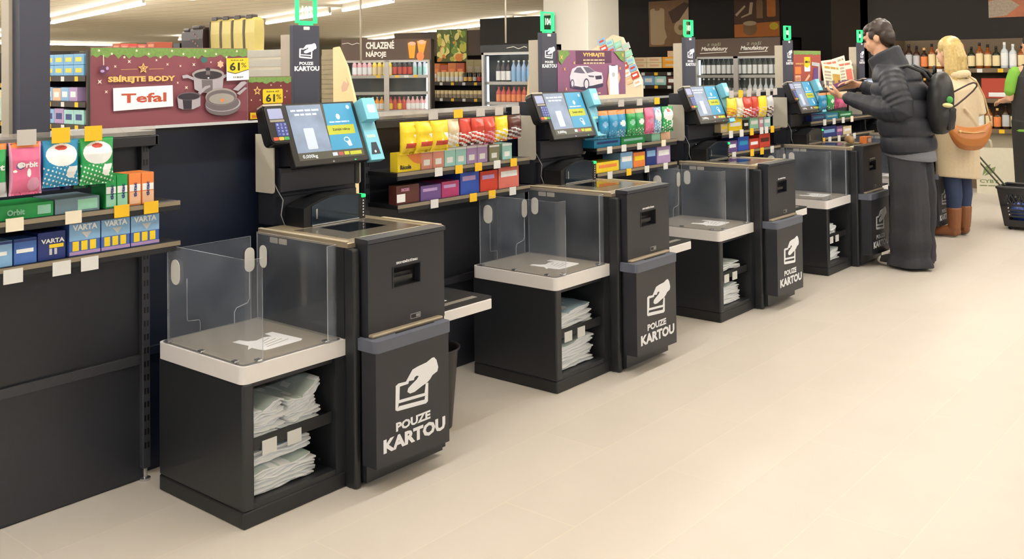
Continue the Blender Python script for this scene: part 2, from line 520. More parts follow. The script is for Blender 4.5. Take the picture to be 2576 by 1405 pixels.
    tube(bm, [(-0.491, 0.10, 0.75), (-0.491, 0.10, 0.60), (-0.491, 0.105, 0.592), (-0.491, 0.15, 0.588), (-0.491, 0.155, 0.58), (-0.491, 0.155, 0.541)], 0.0018, 5)
    tube(bm, [(-0.491, 0.375, 0.735), (-0.491, 0.375, 0.625), (-0.491, 0.365, 0.61), (-0.491, 0.315, 0.60), (-0.491, 0.305, 0.585), (-0.491, 0.305, 0.541)], 0.0018, 5)
    ob('cut_edge', bm, ACRE, g2)
    # scanner cabinet
    bm = B()
    box(bm, -0.515, 0.022, 0.4395, 0.94, 0.0, 0.866)
    box(bm, 0.022, 0.076, 0.472, 0.867, 0.02, 0.545)
    sc = ob('scanner_cabinet', bm, DARK, u)
    bm = B(); box(bm, 0.0, 0.0566, 0.4365, 0.468, 0.0, 0.866, 0.010, seg=3); box(bm, -0.02, 0.0, 0.4366, 0.45, 0, 0.866); ob('front_post', bm, DARK, sc, smooth=False)
    for x0 in (-0.444, -0.387):
        bm = B(); flat(bm, rrect(x0, x0 + 0.05, 0.840, 0.862, 0.004), 0.0012, frame((0, 0.4395, 0), (1, 0, 0), (0, 0, 1)), 0, 0.001); ob('sticker', bm, mat('clear_sticker', 'b9b2a6', 0.5), sc)
    # receipt printer box
    bm = B()
    y0, y1, z0, z1 = 0.4747, 0.8741, 0.5454, 0.8994
    a0, a1, b0, b1 = 0.602, 0.739, 0.704, 0.777
    box(bm, 0.0225, 0.055, y0, y1, z0, 0.88)
    box(bm, 0.055, 0.0884, y0, a0, z0, 0.88); box(bm, 0.055, 0.0884, a1, y1, z0, 0.88)
    box(bm, 0.055, 0.0884, a0, a1, z0, b0); box(bm, 0.055, 0.0884, a0, a1, b1, 0.88)
    prism(bm, [(0.022, 0.8805), (0.086, 0.8805), (0.096, 0.884), (0.0935, 0.898), (0.022, 0.8994)], 'xz', y0 - 0.004, y1 + 0.004)
    pb = ob('receipt_printer', bm, PANELM, u)
    bm = B()
    box(bm, 0.056, 0.06, a0, a1, b0, b1)
    prism(bm, [(0.058, b1), (0.086, b1), (0.058, b1 - 0.03)], 'xz', a0 + 0.001, a1 - 0.001)
    box(bm, 0.058, 0.078, a0 + 0.01, a1 - 0.03, b0 + 0.018, b0 + 0.034)
    ob('receipt_slot', bm, BLACK, pb)
    bm = B()
    for (q0, q1, r0, r1) in ((a0 - 0.006, a1 + 0.004, b1, b1 + 0.003), (a0 - 0.006, a1 + 0.004, b0 - 0.003, b0), (a0 - 0.006, a0, b0, b1), (a1, a1 + 0.004, b0, b1)):
        box(bm, 0.0884, 0.0905, q0, q1, r0, r1)
    ob('slot_frame', bm, BLACK, pb)
    bm = B(); addtext(bm, 'ZDE SI VEZMĚTE ÚČTENKU', 0.615, 0.728, 0.788, 0.799, 0.0, YZ(0.089, 0, 0), 0, 0.06); ob('lettering', bm, WHITE, pb)
    bm = B(); prism(bm, rrect(0.687, 0.741, 0.569, 0.589, 0.003), 'yz', 0.0884, 0.0895); prism(bm, rrect(0.690, 0.738, 0.572, 0.586, 0.002), 'yz', 0.0890, 0.0898, mi=1)
    box(bm, 0.0895, 0.0902, 0.716, 0.736, 0.574, 0.584, mi=0)
    ob('lock_badge', bm, [STEEL, DARK2], pb)
    # payment notice door with lid
    bm = B()
    prism(bm, [(0.452, 0.092), (0.80, 0.084), (0.828, 0.084), (0.828, 0.502), (0.452, 0.502)], 'yz', 0.077, 0.1515)
    for f in list(bm.faces): pass
    dp = ob('notice_door', bm, PANELM, u)
    bm = B(); prism(bm, rrect(0.02, 0.1545, 0.4632 - 0.012, 0.8439, 0.018, 4, (1, 0, 0, 1)), 'xy', 0.5012, 0.5435); ob('lid', bm, LIDM, dp)
    bm = B(); box(bm, 0.085, 0.112, 0.475, 0.842, 0.543, 0.556, 0.005); ob('hinge_bar', bm, TAN, dp)
    bm = B(); box(bm, 0.118, 0.122, 0.58, 0.78, 0.5435, 0.546); ob('slit', bm, BLACK, dp)
    bm = B(); kartou(bm, YZ(0.1515, 0.6445, 0.2745), 1.0, 0, 0.0012); ob('pictogram', bm, WHITE, dp)
    # countertop with glass
    bm = B()
    prism(bm, [(-0.5202, 0.8665), (-0.5202, 0.8856), (0.018, 0.8856), (0.0213, 0.882), (0.0213, 0.8665)], 'xz', 0.438, 0.945)
    ct = ob('countertop', bm, TAN, u)
    bm = B(); box(bm, -0.52, 0.012, 0.437, 0.455, 0.8856, 0.8905, 0.002); ob('trim', bm, TANL, ct)
    bm = B(); box(bm, -0.33, 0.012, 0.925, 0.944, 0.8856, 0.8905, 0.002); ob('trim', bm, TANL, ct)
    bm = B(); box(bm, -0.37, -0.045, 0.50, 0.885, 0.8852, 0.8868); ob('weighing_plate', bm, CHROME_D, ct)
    bm = B(); box(bm, -0.33, -0.16, 0.60, 0.80, 0.8866, 0.8874); ob('scan_window', bm, GLASSK, ct)
    bm = B(); box(bm, -0.036, -0.020, 0.55, 0.86, 0.8856, 0.8872, 0.0005); ob('reflection_strip', bm, mat('painted_ceiling_reflection', 'fff4dc', 0.4, emit=0.7), ct)  # bright ceiling reflection on the counter, put in as a glowing strip
    # vertical scanner
    bm = B()
    prism(bm, [(0.56, 0.8858), (0.56, 0.962), (0.585, 0.972), (0.63, 0.986), (0.68, 1.0), (0.74, 1.006), (0.80, 1.003), (0.85, 0.993), (0.886, 0.986), (0.886, 0.8858)], 'yz', -0.50, -0.385)
    sn = ob('vertical_scanner', bm, BLACK, u)
    bm = B(); prism(bm, [(0.598, 0.893), (0.598, 0.968), (0.64, 0.982), (0.69, 0.994), (0.74, 0.999), (0.80, 0.996), (0.845, 0.988), (0.845, 0.893)], 'yz', -0.386, -0.382)
    ob('scan_window', bm, SCANG, sn)
    bm = B(); box(bm, -0.386, -0.381, 0.62, 0.627, 0.915, 0.955); box(bm, -0.386, -0.3815, 0.60, 0.85, 0.888, 0.893); ob('trim', bm, CHROME, sn)
    bm = B(); box(bm, -0.41, -0.378, 0.864, 0.886, 0.975, 0.990, 0.004); ob('status_light', bm, GLOWG, sn)
    bm = B()
    for k in range(6): flat(bm, circ(0.875, 0.90 + 0.0125 * k, 0.0035, n=8), 0.0, YZ(-0.3838, 0, 0), 0, 0.001)
    ob('icon_strip', bm, TAGW, sn)
    # infeed shelf
    bm = B(); box(bm, -0.50, 0.003, 0.9405, 1.256, 0.486, 0.530, 0.004); box(bm, -0.3, 0.003, 0.875, 0.942, 0.486, 0.530); box(bm, 0.0225, 0.003, 0.9, 0.942, 0.486, 0.53) if 0 else None
    inf = ob('infeed_shelf', bm, [RIM], u)
    bm = B(); box(bm, -0.50, 0.0, 0.9405, 1.257, 0.5305, 0.541); ob('shelf_plate', bm, DARK2, inf)
    bm = B(); box(bm, -0.06, -0.03, 0.95, 1.20, 0.541, 0.5425, 0.0005); ob('grey_bar', bm, PLATE, inf)
    bm = B(); box(bm, -0.23, -0.09, 0.96, 1.075, 0.541, 0.542); box(bm, -0.14, -0.133, 0.96, 1.05, 0.542, 0.5424, mi=1); box(bm, -0.17, -0.163, 0.96, 1.05, 0.542, 0.5424, mi=1); ob('sticker', bm, [WHITE, PLATE], inf)
    # column
    bm = B()
    box(bm, -0.645, -0.545, 0.53, 0.972, 0.885, 1.33)
    box(bm, -0.55, -0.50, 0.535, 0.93, 1.02, 1.12, 0.004)
    box(bm, -0.55, -0.515, 0.55, 0.95, 0.886, 1.0)
    prism(bm, [(-0.55, 1.12), (-0.45, 1.13), (-0.53, 1.33), (-0.55, 1.33)], 'xz', 0.56, 0.92)
    cl = ob('column', bm, mat('column_black', '22242c', 0.4, 0.0, 0.06), u)
    bm = B(); lathe(bm, [(0.004, 0), (0.003, 0.002)], n=8, M=frame((-0.5148, 0.66, 0.985), (0, 1, 0), (0, 0, 1))); ob('rivet', bm, CHROME, cl)
    bm = B(); tube(bm, [(-0.53, 0.525, 1.06), (-0.515, 0.53, 1.03), (-0.505, 0.55, 0.99), (-0.50, 0.535, 0.93), (-0.49, 0.545, 0.89)], 0.0022, 6); ob('cable', bm, mat('grey_cable', '8d8d90', 0.5), cl, True)
    bm = B(); box(bm, -0.655, -0.523, 0.517, 0.523, 1.016, 1.256, 0.002) if 0 else prism(bm, rrect(-0.645, -0.523, 1.017, 1.256, 0.014, 4, (0, 0, 0, 1)), 'xz', 0.517, 0.523); ob('side_panel', bm, FROST, u)
    bm = B(); prism(bm, rrect(-0.645, -0.523, 1.013, 1.25, 0.014, 4, (0, 0, 0, 1)), 'xz', 0.978, 0.984); ob('side_panel', bm, FROST, u)
    # monitor
    M = frame((-0.409, 0.54, 1.128), (0, 1, 0), (-0.382, 0, 0.924))
    bm = B(); box(bm, 0, 0.396, 0.0, 0.274, -0.034, 0.0, 0.004, M); box(bm, 0.12, 0.28, 0.06, 0.2, -0.07, -0.03, 0, M)
    mo = ob('monitor', bm, mat('monitor_black', '1b1a19', 0.35), u)
    bm = B()
    S = lambda a0, a1, b0, b1, mi, c=0.0012: flat(bm, [(a0, b0), (a1, b0), (a1, b1), (a0, b1)], c, M, mi, 0.0004)
    S(0.028, 0.376, 0.024, 0.265, 2, 0.0008)
    S(0.028, 0.206, 0.057, 0.265, 1)
    flat(bm, [(0.206, 0.057), (0.376, 0.057), (0.376, 0.265), (0.222, 0.265)], 0.0014, M, 0, 0.0004)
    sr = ob('screen', bm, [SCRB, SCRG, SCRK], mo)
    bm = B()
    flat(bm, rrect(0.086, 0.138, 0.07, 0.162, 0.005), 0.0018, M, 0, 0.0003)
    dashes(bm, 0.045, 0.19, 0.234, 0.247, 0.0018, M, 1, 3)
    dashes(bm, 0.06, 0.175, 0.216, 0.229, 0.0018, M, 1, 4)
    addtext(bm, '0,000kg', 0.048, 0.124, 0.029, 0.048, 0.0016, M, 1, 0.01)
    dashes(bm, 0.232, 0.34, 0.177, 0.186, 0.0018, M, 1, 5)
    flat(bm, circ(0.285, 0.205, 0.011, 0.013, 10), 0.0018, M, 1, 0.0003)
    flat(bm, circ(0.352, 0.246, 0.010, n=12), 0.0018, M, 0, 0.0003)
    flat(bm, [(0.211, 0.125), (0.357, 0.125), (0.360, 0.167), (0.212, 0.167)], 0.0018, M, 2, 0.0003)
    addtext(bm, 'Zahájit nákup', 0.237, 0.333, 0.139, 0.153, 0.0021, M, 3, 0.02)
    flat(bm, circ(0.30, 0.10, 0.016, 0.012, 12), 0.0018, M, 1, 0.0003)
    flat(bm, [(0.29, 0.098), (0.318, 0.098), (0.322, 0.072), (0.304, 0.07)], 0.0018, M, 1, 0.0003)
    flat(bm, circ(0.299, 0.1, 0.012, 0.008, 12), 0.0019, M, 4, 0.0003)
    for a, mi in ((0.204, 0), (0.236, 5), (0.267, 2)):
        flat(bm, [(a, 0.033), (a + 0.026, 0.033), (a + 0.026, 0.048), (a, 0.048)], 0.0016, M, mi, 0.0003)
    flat(bm, [(0.298, 0.031), (0.362, 0.031), (0.362, 0.047), (0.298, 0.047)], 0.0016, M, 2, 0.0003)
    ob('screen_graphics', bm, [SCRW, SCRT, SCRY, INK, SCRB, SCRR], mo)
    bm = B(); flat(bm, circ(0.20, 0.010, 0.006, 0.004, 10), 0.001, M, 0, 0.0008); ob('emblem', bm, STEEL, mo)
    bm = B(); flat(bm, [(0.315, 0.006), (0.325, 0.0085), (0.315, 0.011)], 0.001, M, 0, 0.0008); ob('power_light', bm, GLOWG, mo)
    # card terminal
    Mt = M @ Matrix.Translation((0, 0, 0.03))
    bm = B()
    prism(bm, rrect(-0.108, -0.010, 0.096, 0.262, 0.02, 4), 'xy', -0.05, -0.006, Mt)
    prism(bm, rrect(-0.104, -0.012, 0.100, 0.258, 0.018, 4), 'xy', -0.006, 0.0, Mt)
    te = ob('card_terminal', bm, mat('terminal_black', '1a1a1c', 0.3), u)
    bm = B(); flat(bm, rrect(-0.090, -0.022, 0.200, 0.244, 0.004), 0.0008, Mt, 0, 0.0006); ob('terminal_screen', bm, mat('terminal_lcd', '8f96b8', 0.3, emit=0.35), te)
    bm = B(); flat(bm, rrect(-0.090, -0.020, 0.187, 0.197, 0.003), 0.001, Mt, 0, 0.0008); ob('key_row', bm, CHROME, te)
    bm = B(); flat(bm, rrect(-0.070, -0.014, 0.126, 0.184, 0.003), 0.001, Mt, 0, 0.0008)
    for r in range(4):
        for c in range(3):
            addtext(bm, '123456789*0#'[r * 3 + c], -0.064 + 0.018 * c, -0.054 + 0.018 * c, 0.171 - 0.014 * r, 0.180 - 0.014 * r, 0.0013, Mt, 1, 0.03)
    ob('keypad', bm, [KEYB, KEYL], te)
    for a, mm in ((-0.094, KRED), (-0.068, KYEL), (-0.042, KGRN)):
        bm = B(); flat(bm, rrect(a, a + 0.024, 0.109, 0.123, 0.003), 0.002, Mt, 0, 0.002); ob('key', bm, mm, te)
    bm = B(); prism(bm, rrect(-0.106, -0.012, 0.256, 0.264, 0.003), 'xy', -0.04, 0.001, Mt); ob('trim', bm, PALE, te)
    # light blue loyalty scanner at the right of the monitor
    bm = B()
    box(bm, 0.403, 0.481, -0.004, 0.268, -0.03, 0.004, 0.002, M)
    ls = ob('loyalty_scanner', bm, BLUE, u)
    bm = B(); box(bm, 0.402, 0.474, 0.168, 0.268, 0.004, 0.048, 0.002, M); hd = ob('scanner_head', bm, BLUE, ls)
    bm = B(); flat(bm, rrect(0.420, 0.462, 0.198, 0.236, 0.007), 0.0492, M, 0, 0.001); ob('badge', bm, WHITE, hd)
    bm = B(); flat(bm, [(0.412, 0.098), (0.462, 0.098), (0.462, 0.112), (0.412, 0.112)], 0.0048, M, 0, 0.0005); ob('lettering', bm, mat('mint_print', 'b9ead0', 0.5), ls)
    bm = B(); flat(bm, [(0.427, 0.076), (0.456, 0.076), (0.465, 0.022), (0.414, 0.022)], 0.0052, M, 0, 0.001); flat(bm, circ(0.438, 0.034, 0.006, n=8), 0.0056, M, 1, 0.0004); ob('scan_window', bm, [mat('dark_plastic_window', '2e3a46', 0.3), WHITE], ls)
    # sign pole
    bm = B(); box(bm, -0.70, -0.628, 0.690, 0.80, 0.0, 1.672); po = ob('sign_pole', bm, PALE, u)
    bm = B(); box(bm, -0.628, -0.60, 0.682, 0.822, 1.28, 1.712, 0.002); sb = ob('sign_board', bm, SIGNK, po)
    bm = B(); kartou(bm, YZ(-0.60, 0.752, 1.572), 0.42, 0, 0.001); ob('pictogram', bm, WHITE, po)
    bm = B(); flat(bm, rrect(0.735, 0.768, 1.692, 1.706, 0.003), 0.001, YZ(-0.60, 0, 0), 0, 0.0008); ob('badge', bm, TAGW, po)
    # lit number frame
    bm = B()
    box(bm, -0.634, -0.614, 0.716, 0.822, 1.722, 1.731); box(bm, -0.634, -0.614, 0.716, 0.822, 1.823, 1.832)
    box(bm, -0.634, -0.614, 0.716, 0.724, 1.731, 1.823); box(bm, -0.634, -0.614, 0.814, 0.822, 1.731, 1.823)
    box(bm, -0.64, -0.615, 0.74, 0.80, 1.712, 1.722)
    ns = ob('number_frame', bm, GLOWG, u)
    bm = B(); box(bm, -0.625, -0.623, 0.724, 0.814, 1.731, 1.823); ob('sign_pane', bm, clear_mat('green_pane', '3ac07a', 0.03), ns)
    return u
YS = [0.0, 1.714, 3.309, 4.9228, 6.537]
CHK = make_checkout()
CHECKS = [CHK] + [copy_tree(CHK) for _ in YS[1:]]
WHERE = ['self-checkout nearest the camera, under the green number 105', 'second self-checkout from the camera, under the green number 104',
         'third self-checkout from the camera, under the green number 103', 'fourth self-checkout, under the green number 102, where the person in a puffer jacket stands',
         'farthest self-checkout, mostly hidden behind the puffer jacket and cream coat']
for c, y, n, lab in zip(CHECKS, YS, ('105', '104', '103', '102', '101'), WHERE):
    c.location = (0, y, 0)
    tag(c, lab, 'self-checkout', 'row of self-checkouts')
    nf = [k for k in c.children if k.name.startswith('number_frame')][0]
    bm = B(); addtext(bm, n, 0.745, 0.797, 1.757, 1.797, 0.0, YZ(-0.6215, 0, 0), 0, 0.035); ob('lettering', bm, GLOWW, nf)
# ---------------------------------------------------------------- carrier bag bundles and waste bins
BAGM = mat('white_film', 'f2f4f5', 0.45, 0, 0.08, 25)
BAGG = mat('printed_film_green', 'c6d4ce', 0.5, 0, 0.15, 18)
BAGB = mat('printed_film_blue', 'a4c0cf', 0.5, 0, 0.25, 12)
def bundle(loc, w, d, h, seed, label, flare=0.0, topm=1, n=13):
    rnd = random.Random(seed)
    bm = B()
    nx, ny = 7, 9
    for k in range(n):
        z = h * k / n
        yo, xo = rnd.uniform(-0.012, 0.012), rnd.uniform(-0.012, 0.010)
        ph, am = rnd.uniform(0, 6), rnd.uniform(0.002, 0.006)
        t = h / n * 0.8
        G = [[], []]
        for i in range(nx + 1):
            for j in range(ny + 1):
                u, v = i / nx, j / ny
                e = rnd.uniform(-0.004, 0.004) if i in (0, nx) or j in (0, ny) else 0
                x = -d + d * u + xo + e
                y = w * v + yo + e + 0.008 * math.sin(ph + 4 * u)
                zz = z + am * math.sin(ph + 7 * v) + flare * k / n * (v ** 2) + 0.002 * rnd.uniform(-1, 1)
                zz += am * 0.7 * math.cos(9 * v + k)
                if zz < 0.001: zz = 0.001
                G[0].append(bm.verts.new((x, y, zz))); G[1].append(bm.verts.new((x, y, zz + t)))
        I = lambda i, j: i * (ny + 1) + j
        mi = topm if k == n - 1 else 0
        for i in range(nx):
            for j in range(ny):
                f = bm.faces.new((G[1][I(i, j)], G[1][I(i + 1, j)], G[1][I(i + 1, j + 1)], G[1][I(i, j + 1)])); f.material_index = mi if (i * 3 + j * 5 + k) % 7 else 0
                bm.faces.new((G[0][I(i, j)], G[0][I(i, j + 1)], G[0][I(i + 1, j + 1)], G[0][I(i + 1, j)]))
        ring = [I(i, 0) for i in range(nx + 1)] + [I(nx, j) for j in range(1, ny + 1)] + [I(i, ny) for i in range(nx - 1, -1, -1)] + [I(0, j) for j in range(ny - 1, 0, -1)]
        for q in range(len(ring)):
            a, b = ring[q], ring[(q + 1) % len(ring)]
            bm.faces.new((G[0][a], G[0][b], G[1][b], G[1][a]))
    bmesh.ops.recalc_face_normals(bm, faces=bm.faces)
    o = ob('carrier_bag_bundle', bm, [BAGM, BAGG, BAGB], None, True, loc)
    return tag(o, label, 'carrier bags', 'bundles of white carrier bags in the checkout cabinets')
Z0, Z1 = 0.077, 0.270
def U(i, x, y, z): return (x, YS[i] + y, z)
bundle(U(0, -0.05, 0.06, Z1), 0.135, 0.36, 0.085, 1, 'white carrier bag bundle, left one on the upper shelf of the nearest checkout', 0.03)
bundle(U(0, -0.05, 0.212, Z1), 0.135, 0.36, 0.085, 2, 'white carrier bag bundle flaring upward, right one on the upper shelf of the nearest checkout', 0.06)
bundle(U(0, -0.04, 0.06, Z0), 0.26, 0.36, 0.075, 3, 'flat loose carrier bag bundle at the bottom of the nearest checkout', 0.0, n=10)
bundle(U(0, -0.05, 0.06, Z0 + 0.092), 0.26, 0.36, 0.05, 4, 'folded carrier bags with blue print, topmost in the bottom stack of the nearest checkout', 0.0, 2, n=6)
bundle(U(1, -0.05, 0.06, Z1), 0.28, 0.36, 0.06, 5, 'white carrier bag bundle on the upper shelf of the second checkout', 0.04, 2, n=8)
bundle(U(1, -0.05, 0.06, Z0), 0.28, 0.36, 0.11, 6, 'thick white carrier bag bundle at the bottom of the second checkout', 0.03)
bundle(U(2, -0.05, 0.06, Z1), 0.27, 0.36, 0.045, 7, 'thin white carrier bag bundle on the upper shelf of the third checkout', 0.0, n=7)
bundle(U(2, -0.05, 0.06, Z0), 0.27, 0.36, 0.10, 8, 'white carrier bag bundle at the bottom of the third checkout', 0.0)
bundle(U(3, -0.05, 0.06, Z1), 0.22, 0.36, 0.07, 9, 'white carrier bag bundle on the upper shelf of the fourth checkout', 0.0, n=9)
bundle(U(3, -0.05, 0.06, Z0), 0.26, 0.36, 0.06, 10, 'white carrier bag bundle at the bottom of the fourth checkout', 0.03, n=9)

BINM = mat('black_bin_plastic', '232427', 0.45)
for i, lab in ((0, 'black waste bin beside the nearest checkout, half hidden by its notice door'), (1, 'black waste bin beside the second checkout'), (2, 'black waste bin beside the third checkout')):
    bm = B()
    lathe(bm, [(0.075, 0.0), (0.080, 0.004), (0.108, 0.325), (0.116, 0.330), (0.118, 0.338), (0.112, 0.340), (0.105, 0.33), (0.078, 0.012), (0.0, 0.011)], n=28, cap=False)
    o = ob('waste_bin', bm, BINM, None, True, (-0.165, YS[i] + 1.062, 0))
    tag(o, lab, 'waste bin', 'black waste bins between the checkouts')

# ---------------------------------------------------------------- low shelving behind the checkouts
XP = -0.655
BAYP = mat('bay_back_steel', '2f3138', 0.36, 0.15, 0.10, 40); UPRM = mat('upright_steel', '3f4148', 0.4, 0.2, 0.06, 40)
CLEAR = clear_mat('clear_rail', 'c9c2b6', 0.35)
RAILM = mat('beige_price_rail', '8a7d68', 0.4, 0.1, 0.05)
SHELFK = mat('shelf_black', '1f2024', 0.45, 0.1)
def upright(par, y, z1=1.30):
    bm = B(); box(bm, XP + 0.001, XP + 0.028, y - 0.016, y + 0.016, 0.045, z1, 0.003)
    k = 0.12
    while k < z1 - 0.05:
        for dy in (-0.006, 0.006):
            box(bm, XP + 0.0275, XP + 0.0290, y + dy - 0.003, y + dy + 0.003, k, k + 0.022, mi=1)
        k += 0.05
    p = ob('upright', bm, [UPRM, BLACK], par)
    bm = B(); lathe(bm, [(0.02, 0), (0.02, 0.008), (0.008, 0.012), (0.008, 0.05)], XP + 0.015, y, 12); ob('foot', bm, CHROME, p)
def bay(y0, y1, label, tags, shelves=((1.05, -0.43), (0.905, -0.43)), rail=True):
    t = empty('shelving_unit', (0, 0, 0))
    bm = B(); box(bm, XP - 0.012, XP, y0, y1, 0.0, 1.285); ob('back_panel', bm, BAYP, t)
    if rail:
        bm = B(); box(bm, XP, XP + 0.006, y0 + 0.01, y1 - 0.01, 0.006, 0.43); ob('lower_panel', bm, BAYP, t)
        bm = B(); box(bm, XP, XP + 0.016, y0 + 0.01, y1 - 0.014, 0.43, 0.466, 0.002); ob('crossbar', bm, UPRM, t)
    bm = B(); box(bm, -0.96, -0.585, y0, y1, 1.285, 1.30); ob('top_shelf', bm, SHELFK, t)
    bm = B(); box(bm, -0.588, -0.583, y0, y1, 1.285, 1.318); ob('top_rail', bm, CLEAR, t)
    for y in (y0 + 0.016, y1 - 0.016):
        upright(t, y)
    for z, xf in shelves:
        bm = B(); box(bm, XP, xf - 0.006, y0 + 0.02, y1 + 0.01, z - 0.018, z); s = ob('shelf', bm, SHELFK, t)
        bm = B(); box(bm, xf - 0.008, xf, y0 + 0.02, y1 + 0.008, z - 0.034, z + 0.003, 0.003); box(bm, xf - 0.004, xf + 0.0015, y0 + 0.02, y1 + 0.006, z - 0.014, z + 0.001, mi=1); ob('price_rail', bm, [SHELFK, RAILM], s)
    # peg bar under the top
    bm = B(); box(bm, -0.60, -0.575, y0 + 0.03, y1 + 0.01, 1.245, 1.283, 0.003)
    for y in (y0 + 0.03, y1 - 0.0):
        prism(bm, [(XP, 1.283), (-0.575, 1.283), (-0.575, 1.25), (XP, 1.22)], 'xz', y - 0.004, y + 0.004)
    ob('peg_bar', bm, SHELFK, t)
    for (y, z, x, m, w, h) in tags:
        bm = B(); box(bm, x, x + 0.003, y - w / 2, y + w / 2, z - h / 2, z + h / 2); ob('price_tag', bm, m, t)
    return tag(t, label, 'shelving unit', 'low shelving bays behind the checkouts')
def T(ys, z, x, ms, w=0.05, h=0.04): return [(y, z, x, m, w, h) for y, m in zip(ys, ms)]
TG = mat('grey_tag', 'b9b4ae', 0.6); TC = mat('cream_tag', 'e6dcc4', 0.6)
bay(-1.05, 0.03, 'low black shelving bay with hanging gum bags and batteries, nearest the camera',
    T((-0.52, -0.41, -0.30), 1.315, -0.41, (TG, TAGY, TAGY), 0.06, 0.05) + T((-0.55, -0.36, -0.19, -0.08), 1.04, -0.428, (TC, TC, TAGY, TAGY), 0.055, 0.042) + T((-0.555, -0.40, -0.305), 0.878, -0.428, (TAGW,) * 3, 0.06, 0.045))
bay(1.10, 2.06, 'low shelving bay of yellow and red sweet bags between the first and second checkouts',
    T((1.33, 1.5, 1.66, 1.8, 1.93), 1.302, -0.41, (TG, TAGY, TG, TG, TG), 0.06, 0.04) + T((1.38, 1.52, 1.66, 1.80, 1.93), 1.035, -0.428, (TAGW, TAGY, TAGY, TAGW, TAGY)) + T((1.35, 1.62, 1.76, 1.92), 0.89, -0.428, (TAGW, TAGY, TAGY, TAGW)))
bay(2.66, 3.56, 'low shelving bay of gum bags between the second and third checkouts',
    T((2.9, 3.1, 3.3), 1.302, -0.41, (TG, TG, TAGY), 0.06, 0.04) + T((2.8, 2.95, 3.12, 3.4), 1.035, -0.428, (TAGW, TAGW, TAGW, TC)) + T((2.8, 3.0, 3.2, 3.42), 0.89, -0.428, (TAGW, TAGY, TAGW, TAGW)))
bay(4.16, 5.10, 'low shelving bay of sweets between the third and fourth checkouts',
    T((4.28, 4.42, 4.55, 4.70, 4.86, 4.98), 1.315, -0.41, (TG, TAGY, TG, TG, TG, TG), 0.065, 0.05) + T((4.30, 4.46, 4.62, 4.78, 4.86, 4.96), 1.035, -0.428, (TAGW, TAGW, TAGY, TAGW, TAGW, TAGY), 0.055, 0.05) + T((4.34, 4.62, 4.78, 4.95), 0.885, -0.428, (TAGW, TAGY, TAGY, TAGW), 0.055, 0.05))
bay(5.66, 7.25, 'farthest low shelving bay, between the fourth and fifth checkouts under the newspapers',
    T((5.95, 6.15, 6.35, 6.55), 1.035, -0.428, (TAGW, TAGW, TAGW, TC), 0.06, 0.05) + T((5.92, 6.05, 6.25, 6.45, 6.6), 0.885, -0.428, (TAGY, TAGW, TAGW, TAGW, TAGW), 0.06, 0.05))
for (a, b, lab) in ((0.032, 1.098, 'plain dark rack section behind the nearest checkout'), (2.062, 2.658, 'plain dark rack section behind the second checkout'),
                    (3.562, 4.158, 'plain dark rack section behind the third checkout'), (5.102, 5.658, 'plain dark rack section behind the fourth checkout'), (7.252, 8.6, 'plain dark rack section behind the farthest checkout')):
    t = empty('rack_section')
    bm = B(); box(bm, -0.725, -0.706, a, b, 0.0, 1.285); ob('back_panel', bm, WALLP, t)
    bm = B(); box(bm, -0.706, -0.69, a, b, 0.44, 0.472, 0.002); ob('crossbar', bm, WALLP, t)
    bm = B(); box(bm, -0.96, -0.703, a, b, 1.285, 1.30); ob('top_shelf', bm, SHELFK, t)
    tag(t, lab, 'rack', 'plain rack sections behind the checkouts')

# ---------------------------------------------------------------- goods
def hang_bag(y0, y1, z0, z1, x, cols, paint, label, group, text=None, nu=14, nv=18, th=0.018, seed=0, name='sweet_bag', cat='sweets'):
    """a pillow bag hanging from a peg; paint(u,v) gives the print colour index"""
    rnd = random.Random(seed * 13 + 5)
    cx, cz = (y0 + y1) / 2, z0
    w, h = y1 - y0, z1 - z0
    ph = rnd.uniform(0, 6)
    def bul(u, v):
        a = max(0, 1 - (2 * u - 1) ** 2) ** 0.5
        b = max(0, min(1, (v - 0.06) / 0.25)) ** 0.6 * max(0, min(1, (0.96 - v) / 0.3)) ** 0.7
        return th * a * b * (1 + 0.12 * math.sin(ph + 11 * v) + 0.10 * math.sin(ph * 2 + 9 * u + 5 * v))
    bm = B()
    def P(u, v, s):
        pinch = 1 - 0.05 * math.sin(math.pi * v) * abs(2 * u - 1)
        return (s * bul(u, v) + 0.002 * math.sin(ph + 20 * u) * (1 - v), (u - 0.5) * w * pinch, v * h)
    Fr = [[bm.verts.new(P(i / nu, j / nv, 1)) for i in range(nu + 1)] for j in range(nv + 1)]
    Bk = [[bm.verts.new(P(i / nu, j / nv, -0.6)) for i in range(nu + 1)] for j in range(nv + 1)]
    for j in range(nv):
        for i in range(nu):
            f = bm.faces.new((Fr[j][i], Fr[j][i + 1], Fr[j + 1][i + 1], Fr[j + 1][i])); f.material_index = paint((i + 0.5) / nu, (j + 0.5) / nv)
            f = bm.faces.new((Bk[j][i + 1], Bk[j][i], Bk[j + 1][i], Bk[j + 1][i + 1]))
    bmesh.ops.remove_doubles(bm, verts=bm.verts, dist=0.0002)
    o = ob(name, bm, cols, None, True, (x, cx, cz))
    if text:
        s, ta, tb, tc, td, tm = text
        vs, fs = text_mesh(s, 0.04)
        bm = B()
        V = []
        for (a, b) in vs:
            u, v = ta + a * (tb - ta), tc + b * (td - tc)
            p = P(u, v, 1); V.append(bm.verts.new((p[0] + 0.0012, p[1], p[2])))
        for f in fs:
            try: bm.faces.new([V[i] for i in f])
            except ValueError: pass
        ob('lettering', bm, tm, o)
    return tag(o, label, cat, group)
def pm(name, h, rough=0.3):
    c = [int(h[i:i + 2], 16) for i in (0, 2, 4)]
    g = 0.35 * c[0] + 0.5 * c[1] + 0.15 * c[2]
    return mat(name, [(0.86 * v + 0.14 * g) / 255 for v in c], rough, 0, 0.10, 40)
